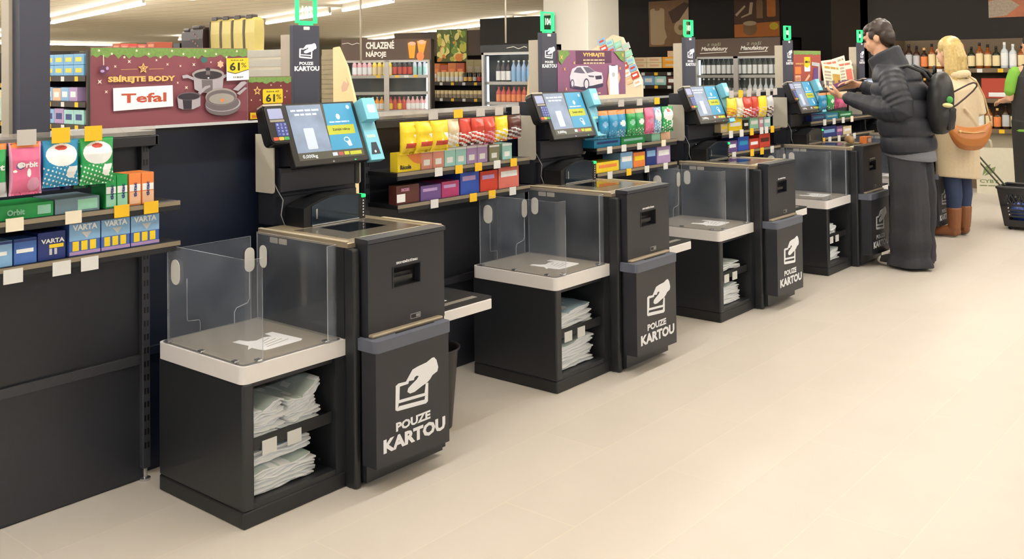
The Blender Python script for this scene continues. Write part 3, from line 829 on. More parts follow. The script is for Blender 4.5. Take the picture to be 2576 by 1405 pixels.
P_BLUE, P_GREEN, P_PINK, P_YEL, P_RED, P_ORG, P_WHT, P_BRN, P_BEI, P_PUR, P_TEAL, P_NAVY = (pm('print_blue', '1f8fc4'), pm('print_green', '1fa04c'), pm('print_pink', 'e0608c'), pm('print_yellow', 'f4cf12'), pm('print_red', 'cf3a28'), pm('print_orange', 'f08038'), pm('print_white', 'eef0ee'), pm('print_brown', '5a2a22'), pm('print_beige', 'd8c49a'), pm('print_purple', '6a4a8c'), pm('print_teal', '9ad4cc'), pm('print_navy', '22357e'))
P_LBL, P_LIL, P_SIL, P_PCH = pm('print_sky', '7fb2e0'), pm('print_lilac', 'b08fc4'), pm('print_silver', 'bfc2c4', 0.2), pm('print_peach', 'e8b48c')
P_MAG = pm('print_magenta', 'b03068'); P_DKG = pm('print_dark_green', '0f6e3c'); P_ROSE = pm('print_rose', 'd890b0'); P_MINT = pm('print_mint', '8fd0b0')
ell = lambda u, v, cu, cv, a, b: ((u - cu) / a) ** 2 + ((v - cv) / b) ** 2 < 1
def spots(u, v, k):
    return (math.sin(u * 37 + v * 23 + k) * math.sin(u * 19 - v * 41 + 2 * k)) > 0.55
def paint_oval(u, v):
    if ell(u, v, 0.5, 0.68, 0.44, 0.24): return 2 if ell(u, v, 0.48, 0.83, 0.16, 0.05) else 1
    if v < 0.42 and (ell(u, v, 0.74, 0.30, 0.13, 0.13) or ell(u, v, 0.85, 0.40, 0.09, 0.10)): return 1
    if v < 0.44 and spots(u, v, 1.3): return 1
    return 0
def paint_pink(u, v):
    if u < 0.07 or u > 0.93: return 1
    if v > 0.90: return 2
    if ell(u, v, 0.30, 0.56, 0.12, 0.07): return 3 if ell(u, v, 0.30, 0.56, 0.07, 0.045) else 4
    if ell(u, v, 0.56, 0.42, 0.06, 0.08) or ell(u, v, 0.15, 0.46, 0.07, 0.025): return 3
    if ell(u, v, 0.72, 0.2, 0.2, 0.13): return 1
    return 0
GA = 'gum bags hanging in the nearest bay'
hang_bag(-0.700, -0.577, 1.132, 1.30, -0.42, [P_GREEN, P_WHT, P_ORG, P_SIL], lambda u, v: 2 if v > 0.9 else (3 if v < 0.3 else 0), 'green gum bag at the far left edge, cut by the frame', GA, ('Orbit', 0.10, 0.93, 0.50, 0.62, P_WHT), seed=1, name='gum_bag', cat='chewing gum')
hang_bag(-0.572, -0.469, 1.132, 1.30, -0.42, [P_PINK, P_ROSE, P_ORG, P_WHT, P_PUR], paint_pink, 'pink gum bag hanging second from the left in the nearest bay', GA, ('Orbit', 0.20, 0.86, 0.52, 0.63, P_WHT), 60, 80, seed=2, name='gum_bag', cat='chewing gum')
hang_bag(-0.464, -0.343, 1.146, 1.30, -0.425, [P_BLUE, P_WHT, P_RED], paint_oval, 'blue gum bag with white oval, between the pink and green bags', GA, None, 72, 92, seed=3, name='gum_bag', cat='chewing gum')
hang_bag(-0.340, -0.221, 1.142, 1.30, -0.425, [P_GREEN, P_WHT, P_RED], paint_oval, 'green gum bag with white oval, right of the blue bag in the nearest bay', GA, None, 72, 92, seed=4, name='gum_bag', cat='chewing gum')
hang_bag(-0.335, -0.225, 1.128, 1.29, -0.475, [P_DKG, P_WHT], lambda u, v: 0, 'dark green gum bag hanging right behind the green oval bag', GA, None, seed=5, name='gum_bag', cat='chewing gum')
hang_bag(-0.46, -0.345, 1.13, 1.29, -0.475, [P_NAVY, P_WHT], lambda u, v: 0, 'dark blue gum bag hanging right behind the blue oval bag', GA, None, seed=6, name='gum_bag', cat='chewing gum')

def carton(y0, y1, z0, h, xf, d, m, label, group, prints=(), text=None, name='carton', cat='box'):
    """a box standing on a shelf; prints are (a0,a1,b0,b1,material) fractions of its front"""
    bm = B(); box(bm, -d, 0, 0, y1 - y0, 0, h, 0.0015)
    o = ob(name, bm, m, None, False, (xf, y0, z0))
    W = y1 - y0
    if prints:
        bm = B()
        ms = []
        for (a0, a1, b0, b1, pmx) in prints:
            if pmx not in ms: ms.append(pmx)
            flat(bm, [(a0 * W, b0 * h), (a1 * W, b0 * h), (a1 * W, b1 * h), (a0 * W, b1 * h)], 0.0006 + 0.0002 * len(ms), YZ(0, 0, 0), ms.index(pmx), 0.0004)
        ob('printed_front', bm, ms, o)
    if text:
        for (s, a0, a1, b0, b1, tm) in text:
            bm = B(); addtext(bm, s, a0 * W, a1 * W, b0 * h, b1 * h, 0.0022, YZ(0, 0, 0), 0, 0.04); ob('lettering', bm, tm, o)
    return tag(o, label, cat, group)
S1, S2 = 1.0505, 0.9055
G1 = 'packs on the middle shelf of the nearest bay'
carton(-0.60, -0.413, S1, 0.048, -0.455, 0.16, P_GREEN, 'flat green gum carton on the middle shelf of the nearest bay', G1, ((0.72, 0.95, 0.2, 0.8, P_MINT),), (('Orbit', 0.2, 0.5, 0.3, 0.7, P_MINT),), 'gum_carton')
carton(-0.408, -0.255, S1, 0.05, -0.455, 0.16, pm('print_slate', '6f8a98'), 'flat slate-grey gum carton right of the green carton', G1, ((0.5, 0.95, 0.15, 0.85, P_MINT),), None, 'gum_carton')
for k, (a, b, m, m2, lab) in enumerate(((-0.236, -0.197, P_GREEN, P_MINT, 'green mint pack, left of the pair beside the orange packs'), (-0.195, -0.155, P_GREEN, P_MINT, 'green mint pack touching the orange packs'),
                                    (-0.150, -0.105, P_ORG, P_PCH, 'orange mint pack next to the green packs'), (-0.102, -0.055, P_ORG, P_PCH, 'orange mint pack at the right end of the middle shelf'))):
    o = carton(a, b, S1, 0.112, -0.45, 0.10, m, lab, G1, ((0.05, 0.95, 0.45, 0.66, P_WHT), (0.05, 0.95, 0.05, 0.42, m2)), None, 'mint_pack')
    bm = B(); addtext(bm, 'tictac', 0.0, 0.05, 0, 0.012, 0.0026, YZ(0, 0.028, 0.03) @ Matrix.Rotation(math.pi / 2, 4, 'Z'), 0, 0.04); ob('lettering', bm, P_NAVY, o)
G2 = 'batteries on the lower shelf of the nearest bay'
for (a, b, m, lab) in ((-0.66, -0.545, P_LBL, 'pale blue tissue carton at the left end of the lower shelf'), (-0.540, -0.468, pm('print_midblue', '3f6cc0'), 'mid blue carton left of the dark battery pack')):
    carton(a, b, S2, 0.082, -0.455, 0.14, m, lab, G2, ((0.1, 0.85, 0.45, 0.6, P_WHT), (0, 0.99, 0.88, 0.98, P_NAVY)), None, 'tissue_carton')
carton(-0.464, -0.373, S2, 0.092, -0.455, 0.12, P_NAVY, 'dark navy battery pack with yellow print', G2, ((0.4, 0.92, 0.42, 0.55, P_YEL), (0.4, 0.5, 0.18, 0.4, P_SIL), (0.58, 0.68, 0.18, 0.4, P_SIL)), (('VARTA', 0.1, 0.95, 0.6, 0.76, P_WHT),), 'battery_pack', 'batteries')
for i, (a, b, lab) in enumerate(((-0.363, -0.256, 'blue battery pack, left of the three large ones on the lower shelf'), (-0.252, -0.148, 'blue battery pack in the middle of the three large ones'), (-0.144, -0.036, 'blue battery pack at the right end of the lower shelf'))):
    o = carton(a, b, S2, 0.121, -0.45, 0.12, pm('print_royal', '3c62b8'), lab, G2, ((0.0, 1.0, 0.42, 0.99, P_LBL), (0.1, 0.3, 0.14, 0.40, P_YEL), (0.38, 0.58, 0.14, 0.40, P_YEL), (0.66, 0.86, 0.14, 0.40, P_YEL), (0.0, 1.0, 0.03, 0.12, P_LIL)), (('VARTA', 0.1, 0.9, 0.70, 0.86, P_WHT),), 'battery_pack', 'batteries')
    bm = B(); W = b - a; flat(bm, [(0.38 * W, 0.078), (0.72 * W, 0.078), (0.55 * W, 0.056)], 0.0019, YZ(0, 0, 0), 0, 0.0003); flat(bm, [(0.3 * W, 0.111), (0.7 * W, 0.111), (0.62 * W, 0.116), (0.38 * W, 0.116)], 0.0019, YZ(0, 0, 0), 1, 0.0003); ob('emblem', bm, [P_SIL, P_NAVY], o)

# sweets between checkouts one and two
GB = 'sweet bags hanging between the first and second checkouts'
stripe = lambda k: (lambda u, v: 1 if (v < 0.5 and math.sin(v * 40 + u * 9 + k) > 0.2) else (2 if v < 0.12 else 0))
pay = lambda u, v: (1 if 0.22 < v < 0.36 and u > 0.2 else (2 if 0.36 < v < 0.62 and u > 0.45 and math.sin(9 * u + 13 * v) > 0.3 else 0))
for k, (a, b, z0, x, cols, pf, lab) in enumerate((
        (1.135, 1.255, 1.13, -0.43, [P_YEL, P_RED, P_WHT], pay, 'yellow sweet bag, leftmost of the row between first and second checkouts'),
        (1.215, 1.335, 1.135, -0.415, [P_YEL, P_RED, P_WHT], pay, 'yellow sweet bag overlapping the leftmost one'),
        (1.305, 1.425, 1.135, -0.405, [P_YEL, P_RED, P_WHT], pay, 'third yellow sweet bag, right before the beige bag'),
        (1.428, 1.512, 1.145, -0.42, [P_BEI, P_WHT, P_YEL], stripe(1), 'beige see-through sweet bag between yellow and red bags'),
        (1.515, 1.60, 1.145, -0.42, [P_RED, P_WHT, P_BRN], stripe(2), 'red sweet bag next to the beige bag'),
        (1.585, 1.68, 1.15, -0.405, [P_RED, P_WHT, P_BRN], stripe(0), 'second red sweet bag with white stripes'),
        (1.675, 1.77, 1.14, -0.415, [P_RED, P_ROSE, P_BRN], stripe(4), 'third red sweet bag, beside the yellow striped bag'),
        (1.772, 1.87, 1.15, -0.415, [P_YEL, P_WHT, P_ORG], stripe(3), 'yellow striped sweet bag right of the red bags'),
        (1.875, 1.985, 1.155, -0.42, [P_BRN, P_SIL, P_RED], stripe(5), 'brown striped sweet bag at the right end of the row'))):
    hang_bag(a, b, z0, 1.278, x, cols, pf, lab, GB, None, 16, 20, 0.022, seed=20 + k)
GBm = 'packs on the middle shelf between the first and second checkouts'
o = carton(1.14, 1.285, S1, 0.088, -0.45, 0.05, P_YEL, 'yellow and orange lozenge carton with black lettering', GBm, (), (('Ricola', 0.1, 0.58, 0.14, 0.36, INK),), 'lozenge_carton')
bm = B(); flat(bm, [(0.149, 0.03), (0.149, 0.086), (0.03, 0.086), (0.06, 0.075), (0.08, 0.055), (0.10, 0.04), (0.125, 0.032)], 0.001, YZ(0, 0, 0), 0, 0.0005); ob('printed_front', bm, P_ORG, o)
for k, (a, m, lab) in enumerate(((1.29, pm('print_salmon', 'e0907c'), 'salmon lozenge box next to the yellow lozenge carton'), (1.368, pm('print_salmon', 'e0907c'), 'second salmon lozenge box'), (1.446, P_TEAL, 'pale teal lozenge box next to the salmon ones'), (1.524, P_TEAL, 'second pale teal lozenge box'),
                                 (1.602, P_LIL, 'lilac lozenge box next to the teal ones'), (1.68, P_LIL, 'second lilac lozenge box'), (1.77, pm('print_olive', '8a8a6a'), 'olive mint tin box right of the lilac boxes'), (1.87, P_TEAL, 'teal mint box at the right end of the middle shelf'))):
    carton(a, a + 0.075, S1, 0.09 if k < 6 else 0.082, -0.45, 0.08, m, lab, GBm, ((0.0, 1.0, 0.86, 0.98, P_WHT), (0.2, 0.75, 0.2, 0.5, P_WHT)), None, 'lozenge_box')
GBl = 'chocolate boxes on the lower shelf between the first and second checkouts'
o = carton(1.13, 1.275, S2, 0.085, -0.45, 0.05, P_BRN, 'dark brown chocolate bar carton with a white code sticker', GBl, ((0.02, 0.38, 0.12, 0.55, P_WHT),), (('SNICKERS', 0.2, 0.55, 0.68, 0.85, P_ROSE),), 'chocolate_carton')
for (a, b, h, m, lab) in ((1.285, 1.42, 0.07, P_PUR, 'purple chocolate carton next to the dark brown carton'), (1.425, 1.545, 0.075, P_MAG, 'magenta chocolate carton in the middle'), (1.555, 1.69, 0.11, pm('print_cobalt', '2c4fb4'), 'cobalt blue chocolate carton'), (1.70, 1.83, 0.10, P_RED, 'red chocolate carton next to the cobalt carton'), (1.84, 2.0, 0.115, pm('print_coral', 'd86a5c'), 'coral chocolate carton at the right end of the lower shelf')):
    carton(a, b, S2, h, -0.45, 0.15, m, lab, GBl, ((0.1, 0.9, 0.5, 0.75, P_WHT),) if b > 1.83 else ((0.1, 0.8, 0.6, 0.8, P_LIL),), None, 'chocolate_carton')
# gum between checkouts two and three
GC = 'gum bags hanging between the second and third checkouts'
plain = lambda u, v: 2 if v > 0.86 else (1 if ell(u, v, 0.5, 0.5, 0.3, 0.1) else (1 if v < 0.3 and spots(u, v, 2) else 0))
for k, (a, b, cols, pf, lab) in enumerate(((2.68, 2.78, [P_BLUE, P_LBL, P_ORG], plain, 'blue gum bag beside the second monitor, first of its row'), (2.77, 2.87, [P_BLUE, P_LBL, P_ORG], plain, 'second blue gum bag of the row by the second monitor'), (2.86, 2.96, [P_BLUE, P_WHT, P_ORG], plain, 'third blue gum bag, touching the green ones'),
        (2.96, 3.06, [P_GREEN, P_MINT, P_ORG], plain, 'green gum bag next to the third blue one'), (3.06, 3.16, [P_GREEN, P_WHT, P_PCH], plain, 'second green gum bag, left of the pink one'), (3.16, 3.27, [P_PINK, P_ROSE, P_PINK], plain, 'pink gum bag between green and pale blue bags'),
        (3.27, 3.36, [P_LBL, P_WHT, P_LIL], paint_oval, 'pale blue gum bag right of the pink one'), (3.36, 3.50, [P_GREEN, P_WHT, P_RED], paint_oval, 'green oval gum bag at the right end, near the third checkout'))):
    hang_bag(a, b, 1.105, 1.265, -0.42 + 0.004 * (k % 2), cols, pf, lab, GC, None, 14, 18, 0.02, seed=40 + k, name='gum_bag', cat='chewing gum')
GCm = 'packs on the shelves between the second and third checkouts'
for (a, b, z, h, m, m2, lab) in ((2.68, 2.95, S1, 0.045, P_BLUE, P_NAVY, 'flat blue gum carton by the second monitor'), (2.96, 3.22, S1, 0.045, P_GREEN, P_TEAL, 'flat green gum carton right of the flat blue one'), (3.30, 3.40, S1, 0.10, P_MINT, P_WHT, 'mint green pack left of the peach pack'), (3.41, 3.52, S1, 0.11, P_PCH, P_ORG, 'peach mint pack at the right end of the shelf by the third checkout'),
        (2.70, 2.93, S2, 0.06, P_YEL, P_ORG, 'yellow carton beside the second scanner'), (2.95, 3.08, S2, 0.10, P_LBL, P_WHT, 'sky blue pack right of the yellow carton'), (3.09, 3.22, S2, 0.09, P_ORG, P_YEL, 'orange pack in the middle of the lower shelf'), (3.23, 3.35, S2, 0.12, P_NAVY, P_LBL, 'navy battery pack right of the orange pack'), (3.36, 3.52, S2, 0.11, P_LIL, P_WHT, 'lilac pack at the right end of the lower shelf')):
    carton(a, b, z, h, -0.45, 0.13, m, lab, GCm, ((0.1, 0.9, 0.45, 0.75, m2),), None, 'small_carton')
# sweets between three and four
GD = 'sweet bags hanging between the third and fourth checkouts'
for k, (a, b, cols, lab) in enumerate(((4.22, 4.36, [P_YEL, P_ORG, P_WHT], 'yellow sweet bag beside the third monitor'), (4.36, 4.46, [P_BEI, P_WHT, P_YEL], 'beige sweet bag right of the yellow one by the third monitor'), (4.46, 4.60, [P_RED, P_WHT, P_RED], 'red sweet bag with white print beside the beige bag, third gap'),
        (4.60, 4.70, [P_RED, P_ROSE, P_RED], 'second red sweet bag in the third gap'), (4.70, 4.84, [P_YEL, P_BEI, P_YEL], 'yellow sweet bag right of the red ones, third gap'), (4.84, 4.95, [P_SIL, P_BRN, P_WHT], 'silver striped sweet bag at the right end, third gap'))):
    hang_bag(a, b, 1.15 - 0.004 * k, 1.29, -0.415, cols, stripe(k), lab, GD, None, 12, 16, 0.022, seed=60 + k)
GDm = 'packs on the shelves between the third and fourth checkouts'
for (a, b, z, h, m, m2, lab) in ((4.20, 4.30, S1, 0.06, P_BEI, P_YEL, 'beige lozenge box beside the third monitor'), (4.31, 4.52, S1, 0.085, P_YEL, P_WHT, 'yellow lozenge boxes row end, third gap'), (4.54, 4.62, S1, 0.07, BLACK, P_WHT, 'black mint box between yellow and pastel boxes'), (4.64, 4.78, S1, 0.085, P_MINT, P_WHT, 'pastel green mint box, third gap'), (4.79, 4.86, S1, 0.085, P_ROSE, P_WHT, 'pastel pink mint box, third gap'), (4.87, 4.98, S1, 0.085, P_TEAL, P_WHT, 'pastel teal mint box at the right end, third gap'),
        (4.24, 4.44, S2, 0.08, P_PUR, P_WHT, 'purple chocolate carton behind the third scanner'), (4.45, 4.62, S2, 0.10, pm('print_cobalt', '2c4fb4'), P_BLUE, 'cobalt chocolate carton, third gap'), (4.63, 4.78, S2, 0.075, P_RED, P_WHT, 'low red chocolate carton, third gap'), (4.79, 4.97, S2, 0.10, P_RED, P_BRN, 'tall red chocolate carton at the right end, third gap')):
    carton(a, b, z, h, -0.45, 0.13, m, lab, GDm, ((0.12, 0.88, 0.4, 0.7, m2),), None, 'small_carton')
# gum between four and five
GE = 'gum bags hanging between the fourth and fifth checkouts'
for k, (a, b, cols, lab) in enumerate(((5.80, 5.96, [P_BLUE, P_LBL, P_ORG], 'blue gum bag beside the fourth monitor'), (5.97, 6.12, [P_GREEN, P_WHT, P_ORG], 'green gum bag between blue and magenta bags, last gap'), (6.12, 6.22, [P_MAG, P_PINK, P_PCH], 'magenta gum bag beside the green one, last gap'), (6.22, 6.42, [P_PINK, P_ROSE, P_PCH], 'pink gum bag by the hands of the person in a puffer jacket'))):
    hang_bag(a, b, 1.13 + 0.004 * k, 1.28, -0.415, cols, plain, lab, GE, None, 12, 16, 0.022, seed=80 + k, name='gum_bag', cat='chewing gum')
GEm = 'packs on the shelves between the fourth and fifth checkouts'
for (a, b, z, h, m, m2, lab) in ((5.74, 6.02, S1, 0.05, P_NAVY, P_BLUE, 'flat navy gum carton beside the fourth monitor'), (6.03, 6.30, S1, 0.05, P_BLUE, P_TEAL, 'flat blue gum carton, last gap'), (6.31, 6.62, S1, 0.05, P_DKG, P_MINT, 'flat green gum carton, last gap'),
        (5.95, 6.25, S2, 0.09, P_NAVY, P_LBL, 'navy battery pack row, last gap'), (6.26, 6.40, S2, 0.08, P_PUR, P_ROSE, 'purple pack beside the navy one, last gap'), (6.41, 6.6, S2, 0.07, P_BEI, P_WHT, 'beige pack at the right end, last gap')):
    carton(a, b, z, h, -0.45, 0.13, m, lab, GEm, ((0.12, 0.88, 0.4, 0.7, m2),), None, 'small_carton')
# ---------------------------------------------------------------- promotion boards on top of the shelving
MAROON = mat('maroon_print', '80444f', 0.5, 0, 0.10, 6); MAROON2 = mat('dark_red_print', '6a2a2a', 0.5, 0, 0.15, 6); PURP = mat('plum_print', '8a5878', 0.5, 0, 0.10, 6); PURPD = mat('deep_plum_print', '5c3350', 0.5)
FIR = mat('fir_green_print', '6f9048', 0.6, 0, 0.35, 90); GOLD = mat('gold_print', 'e6b96a', 0.5, 0, 0.15, 30); SPARK = mat('sparkle_print', 'f6e0cc', 0.5)
PSIL = mat('pan_silver_print', 'a8a2aa', 0.4, 0, 0.25, 6); PGRY = mat('pan_grey_print', '6a6264', 0.4, 0, 0.15, 8); PBLK = mat('pan_black_print', '2e2830', 0.4); PLGT = mat('pan_light_print', '9a948e', 0.4, 0, 0.1, 8)
TEF = mat('brick_red_print', 'b55038', 0.5)
BOARDX = -0.598
def board(y0, z0, w, h, m, name='promotion_board', t=0.006):
    bm = B(); box(bm, -t, 0, 0, w, 0, h, 0.001)
    return ob(name, bm, [m], None, False, (BOARDX, y0, z0))
FYZ = YZ(0, 0, 0)
class Art:
    """printed figures on a board, one small mesh per figure, layers kept 0.2 mm apart"""
    def __init__(s, par): s.p = par; s.k = 0
    def fig(s, name, items):
        bm = B(); ms = []
        for it in items:
            s.k += 1
            c = 0.0006 + 0.00022 * s.k
            m = it[-1]
            if m not in ms: ms.append(m)
            if it[0] == 't': addtext(bm, it[1], it[2], it[3], it[4], it[5], c, FYZ, ms.index(m), it[6] if len(it) > 7 else 0.03)
            elif it[0] == 'd': dashes(bm, it[2], it[3], it[4], it[5], c, FYZ, ms.index(m), s.k)
            else: flat(bm, it[0], c, FYZ, ms.index(m), 0.0002)
        return ob(name, bm, ms, s.p)
def garland(w, h, d, n, seed):
    rnd = random.Random(seed)
    pts = [(0, h), (0, h - d)]
    for i in range(n):
        a = w * (i + 0.5) / n
        pts += [(w * i / n + 0.15 * w / n, h - d * rnd.uniform(0.8, 1.2)), (a, h - d * rnd.uniform(1.0, 1.4)), (w * (i + 1) / n - 0.1 * w / n, h - d * rnd.uniform(0.75, 1.1))]
    pts += [(w, h - d), (w, h)]
    return pts
# cookware board
b = board(-0.211, 1.318, 0.659, 0.292, MAROON)
tag(b, 'large maroon promotion board with cookware and a yellow 61% badge, standing on the shelving', 'poster', 'promotion boards on the shelving')
A = Art(b)
X = lambda X_: (X_ - 30) * 0.00035
Y = lambda Y_: (1035 - Y_) * 0.00032
PX_ = lambda L: [(X(a), Y(c)) for a, c in L]
E_ = lambda cx, cy, rx, ry, n=20: [(X(cx) + rx * 0.00035 * math.cos(2 * math.pi * i / n), Y(cy) + ry * 0.00032 * math.sin(2 * math.pi * i / n)) for i in range(n)]
A.fig('fir_garland', [(garland(0.657, 0.290, 0.030, 16, 3), FIR)] + [(star(0.03 + 0.048 * i, 0.280 - 0.012 * (i % 3), 0.006), SPARK) for i in range(13)])
A.fig('sparkle_pattern', [(star(X(a), Y(c), r, 4, 0.3, 45), SPARK) for a, c, r in ((440, 285, .009), (285, 340, .007), (750, 270, .006), (880, 320, .007), (1035, 340, .006), (1200, 325, .009), (115, 510, .011), (185, 625, .008), (1000, 540, .006), (1105, 600, .009), (1415, 297, .005))])
A.fig('gold_star', [(star(X(595), Y(365), 0.021), GOLD), (star(X(595), Y(365), 0.013), MAROON), (star(X(595), Y(365), 0.008), GOLD), (PX_([(345, 378), (530, 374), (530, 370), (345, 374)]), GOLD), (PX_([(660, 376), (830, 372), (830, 368), (660, 372)]), GOLD)])
A.fig('lettering', [('t', 'SBÍREJTE BODY', X(200), X(968), Y(535), Y(440), 0.05, GOLD)])
A.fig('name_panel', [(PX_([(258, 845), (940, 818), (935, 567), (255, 585)]), WHITE), ('t', 'Tefal', X(345), X(860), Y(760), Y(650), 0.03, TEF)])
A.fig('cooking_pot', [(PX_([(1050, 455), (1110, 445), (1190, 480), (1190, 515), (1120, 485), (1060, 490)]), PSIL), (PX_([(1560, 460), (1610, 445), (1625, 470), (1575, 500)]), PSIL), (PX_([(1190, 470), (1200, 620), (1260, 655), (1380, 680), (1500, 655), (1560, 615), (1575, 470)]), PSIL), (PX_([(1290, 500), (1300, 670), (1430, 670), (1430, 500)]), PGRY), (E_(1375, 445, 205, 70), PLGT), (E_(1375, 455, 180, 52), PBLK), (E_(1370, 385, 30, 25), PBLK), (PX_([(1350, 400), (1392, 400), (1400, 450), (1340, 450)]), PGRY), (E_(1375, 490, 12, 8), WHITE)])
A.fig('saucepan', [(PX_([(1240, 665), (1330, 590), (1395, 578), (1400, 600), (1340, 630), (1270, 690)]), PSIL), (PX_([(985, 710), (1000, 840), (1060, 862), (1180, 862), (1270, 825), (1272, 700)]), PSIL), (PX_([(1050, 740), (1060, 860), (1160, 860), (1165, 740)]), PBLK), (E_(1128, 705, 143, 48), PGRY), (E_(1128, 708, 132, 40), PBLK)])
A.fig('frying_pans', [(PX_([(1690, 640), (1800, 545), (1850, 540), (1880, 560), (1760, 660)]), PSIL), (PX_([(1740, 690), (1850, 615), (1885, 625), (1780, 710)]), PSIL), (E_(1560, 840, 230, 118), PGRY), (E_(1560, 810, 232, 100), PSIL), (E_(1550, 800, 222, 100), PGRY), (E_(1535, 725, 205, 108), PLGT), (E_(1535, 735, 195, 95), PGRY), (E_(1540, 750, 165, 68), PLGT), (E_(1548, 768, 28, 18), P_ORG)])
A.fig('badge', [([(X(1605), Y(530)), (X(1905), Y(520)), (X(1898), Y(245)), (X(1603), Y(252))], WHITE), (PX_([(1603, 250), (1898, 243), (1902, 390), (1860, 400), (1720, 440), (1612, 415)]), P_YEL), ('t', 'SLEVA AŽ', X(1660), X(1830), Y(282), Y(262), 0.03, INK), ('t', '61', X(1645), X(1780), Y(405), Y(300), 0.03, INK), ('t', '%', X(1800), X(1868), Y(365), Y(305), 0.0, INK), ('t', 'S 0 BODY', X(1690), X(1830), Y(497), Y(475), 0.02, INK), (PX_([(1612, 418), (1720, 444), (1860, 404), (1902, 394), (1902, 388), (1860, 397), (1720, 437), (1612, 411)]), INK)])
A.fig('bauble_pattern', [(PX_([(138, 210), (146, 210), (148, 330), (140, 330)]), SPARK), (E_(148, 375, 50, 50), PURPD), (E_(130, 392, 22, 15), P_LIL), (E_(182, 360, 15, 20), P_LIL), (E_(1310, 270, 38, 35), mat('teal_print', '2f6a68', 0.5)), (star(X(1520), Y(322), 0.016, 6, 0.7), P_PCH)])
# little price-off board
b = board(0.452, 1.316, 0.215, 0.178, MAROON2)
tag(b, 'small dark red promotion board with gold star and 61% badge beside the pole', 'poster', 'promotion boards on the shelving')
A = Art(b)
A.fig('fir_garland', [(garland(0.213, 0.176, 0.022, 6, 4), FIR)])
A.fig('gold_star', [(star(0.042, 0.12, 0.02), GOLD), (star(0.042, 0.12, 0.011), MAROON2)])
A.fig('sparkle_pattern', [(star(a, c, 0.005, 4, 0.3, 45), SPARK) for a, c in ((0.11, 0.142), (0.16, 0.138), (0.012, 0.083), (0.055, 0.082), (0.19, 0.115), (0.18, 0.09), (0.04, 0.045))])
A.fig('badge', [(rrect(0.067, 0.168, 0.066, 0.126, 0.006), P_YEL), ('t', 'SLEVA AŽ', 0.085, 0.15, 0.112, 0.120, 0.03, INK), ('t', '61', 0.082, 0.128, 0.072, 0.105, 0.03, INK), ('t', '%', 0.135, 0.16, 0.083, 0.103, 0.0, INK)])
A.fig('leaflet', [([(0.005, 0.005), (0.075, 0.005), (0.075, 0.03), (0.005, 0.032)], P_YEL), ([(0.012, 0.009), (0.06, 0.009), (0.06, 0.02), (0.012, 0.022)], P_ORG)])
# car prize board
b = board(2.54, 1.345, 0.70, 0.27, PURP)
tag(b, 'plum promotion board showing a white car and a telephone, right of the 104 pole', 'poster', 'promotion boards on the shelving')
A = Art(b)
Xb = lambda a: (a - 395) * 0.7 / 775
Yb = lambda c: (1085 - c) * 0.27 / 495
PB = lambda L: [(Xb(a), Yb(c)) for a, c in L]
A.fig('heading_panel', [(PB([(590, 740), (1000, 730), (1000, 592), (590, 592)]), PURPD), ('t', 'VYHRAJTE', Xb(668), Xb(915), Yb(668), Yb(615), 0.05, GOLD), ('d', '', Xb(670), Xb(915), Yb(708), Yb(683), P_BEI), ('d', '', Xb(675), Xb(915), Yb(742), Yb(716), P_BEI)])
CARW = mat('car_white_print', 'ddd8e0', 0.4, 0, 0.08, 10); CARG = mat('car_grey_print', '6a6478', 0.4); CARD_ = mat('car_dark_print', '3c3650', 0.4)
def EB(cx, cy, rx, ry): return [(Xb(cx) + rx * 0.0009 * math.cos(0.35 * i), Yb(cy) + ry * 0.000545 * math.sin(0.35 * i)) for i in range(18)]
A.fig('white_car', [(PB([(520, 985), (900, 960), (890, 990), (720, 1030), (560, 1000)]), CARD_), (PB([(520, 870), (545, 790), (610, 758), (720, 760), (800, 820), (880, 835), (895, 900), (890, 950), (770, 975), (640, 985), (530, 960)]), CARW), (PB([(560, 825), (600, 775), (640, 772), (690, 840), (640, 838)]), CARG), (PB([(665, 768), (730, 772), (800, 822), (710, 838)]), CARG), (PB([(800, 870), (875, 865), (880, 905), (810, 910)]), CARD_), (PB([(720, 860), (790, 868), (785, 885), (735, 880)]), CARG), (EB(545, 945, 22, 48), CARG), (EB(700, 955, 32, 62), CARD_), (EB(700, 955, 22, 46), CARW), (EB(545, 945, 12, 32), CARW)])
A.fig('telephone', [(PB([(955, 1085), (1040, 1085), (1100, 900), (1085, 830), (1060, 900), (960, 840), (940, 950)]), P_PCH), (PB([(968, 1085), (1078, 1085), (1070, 755), (962, 755)]), WHITE), (PB([(990, 762), (1040, 762), (1040, 752), (990, 752)]), CARD_), (EB(1015, 860, 18, 26), P_SIL)])
A.fig('fir_pattern', [(PB([(395, 595), (500, 592), (520, 630), (470, 680), (430, 740), (400, 700)]), FIR), (PB([(1020, 600), (1150, 595), (1155, 720), (1100, 690), (1060, 640)]), FIR)])
A.fig('sparkle_pattern', [(star(Xb(a), Yb(c), r, 4, 0.3, 45), GOLD) for a, c, r in ((430, 665, .018), (565, 725, .014), (460, 790, .014), (475, 1000, .014), (1095, 790, .014), (1130, 640, .018))])
A.fig('lettering', [(PB([(500, 1048), (562, 1045), (562, 1078), (500, 1082)]), WHITE), ('d', '', Xb(575), Xb(860), Yb(1072), Yb(1048), P_PCH)])
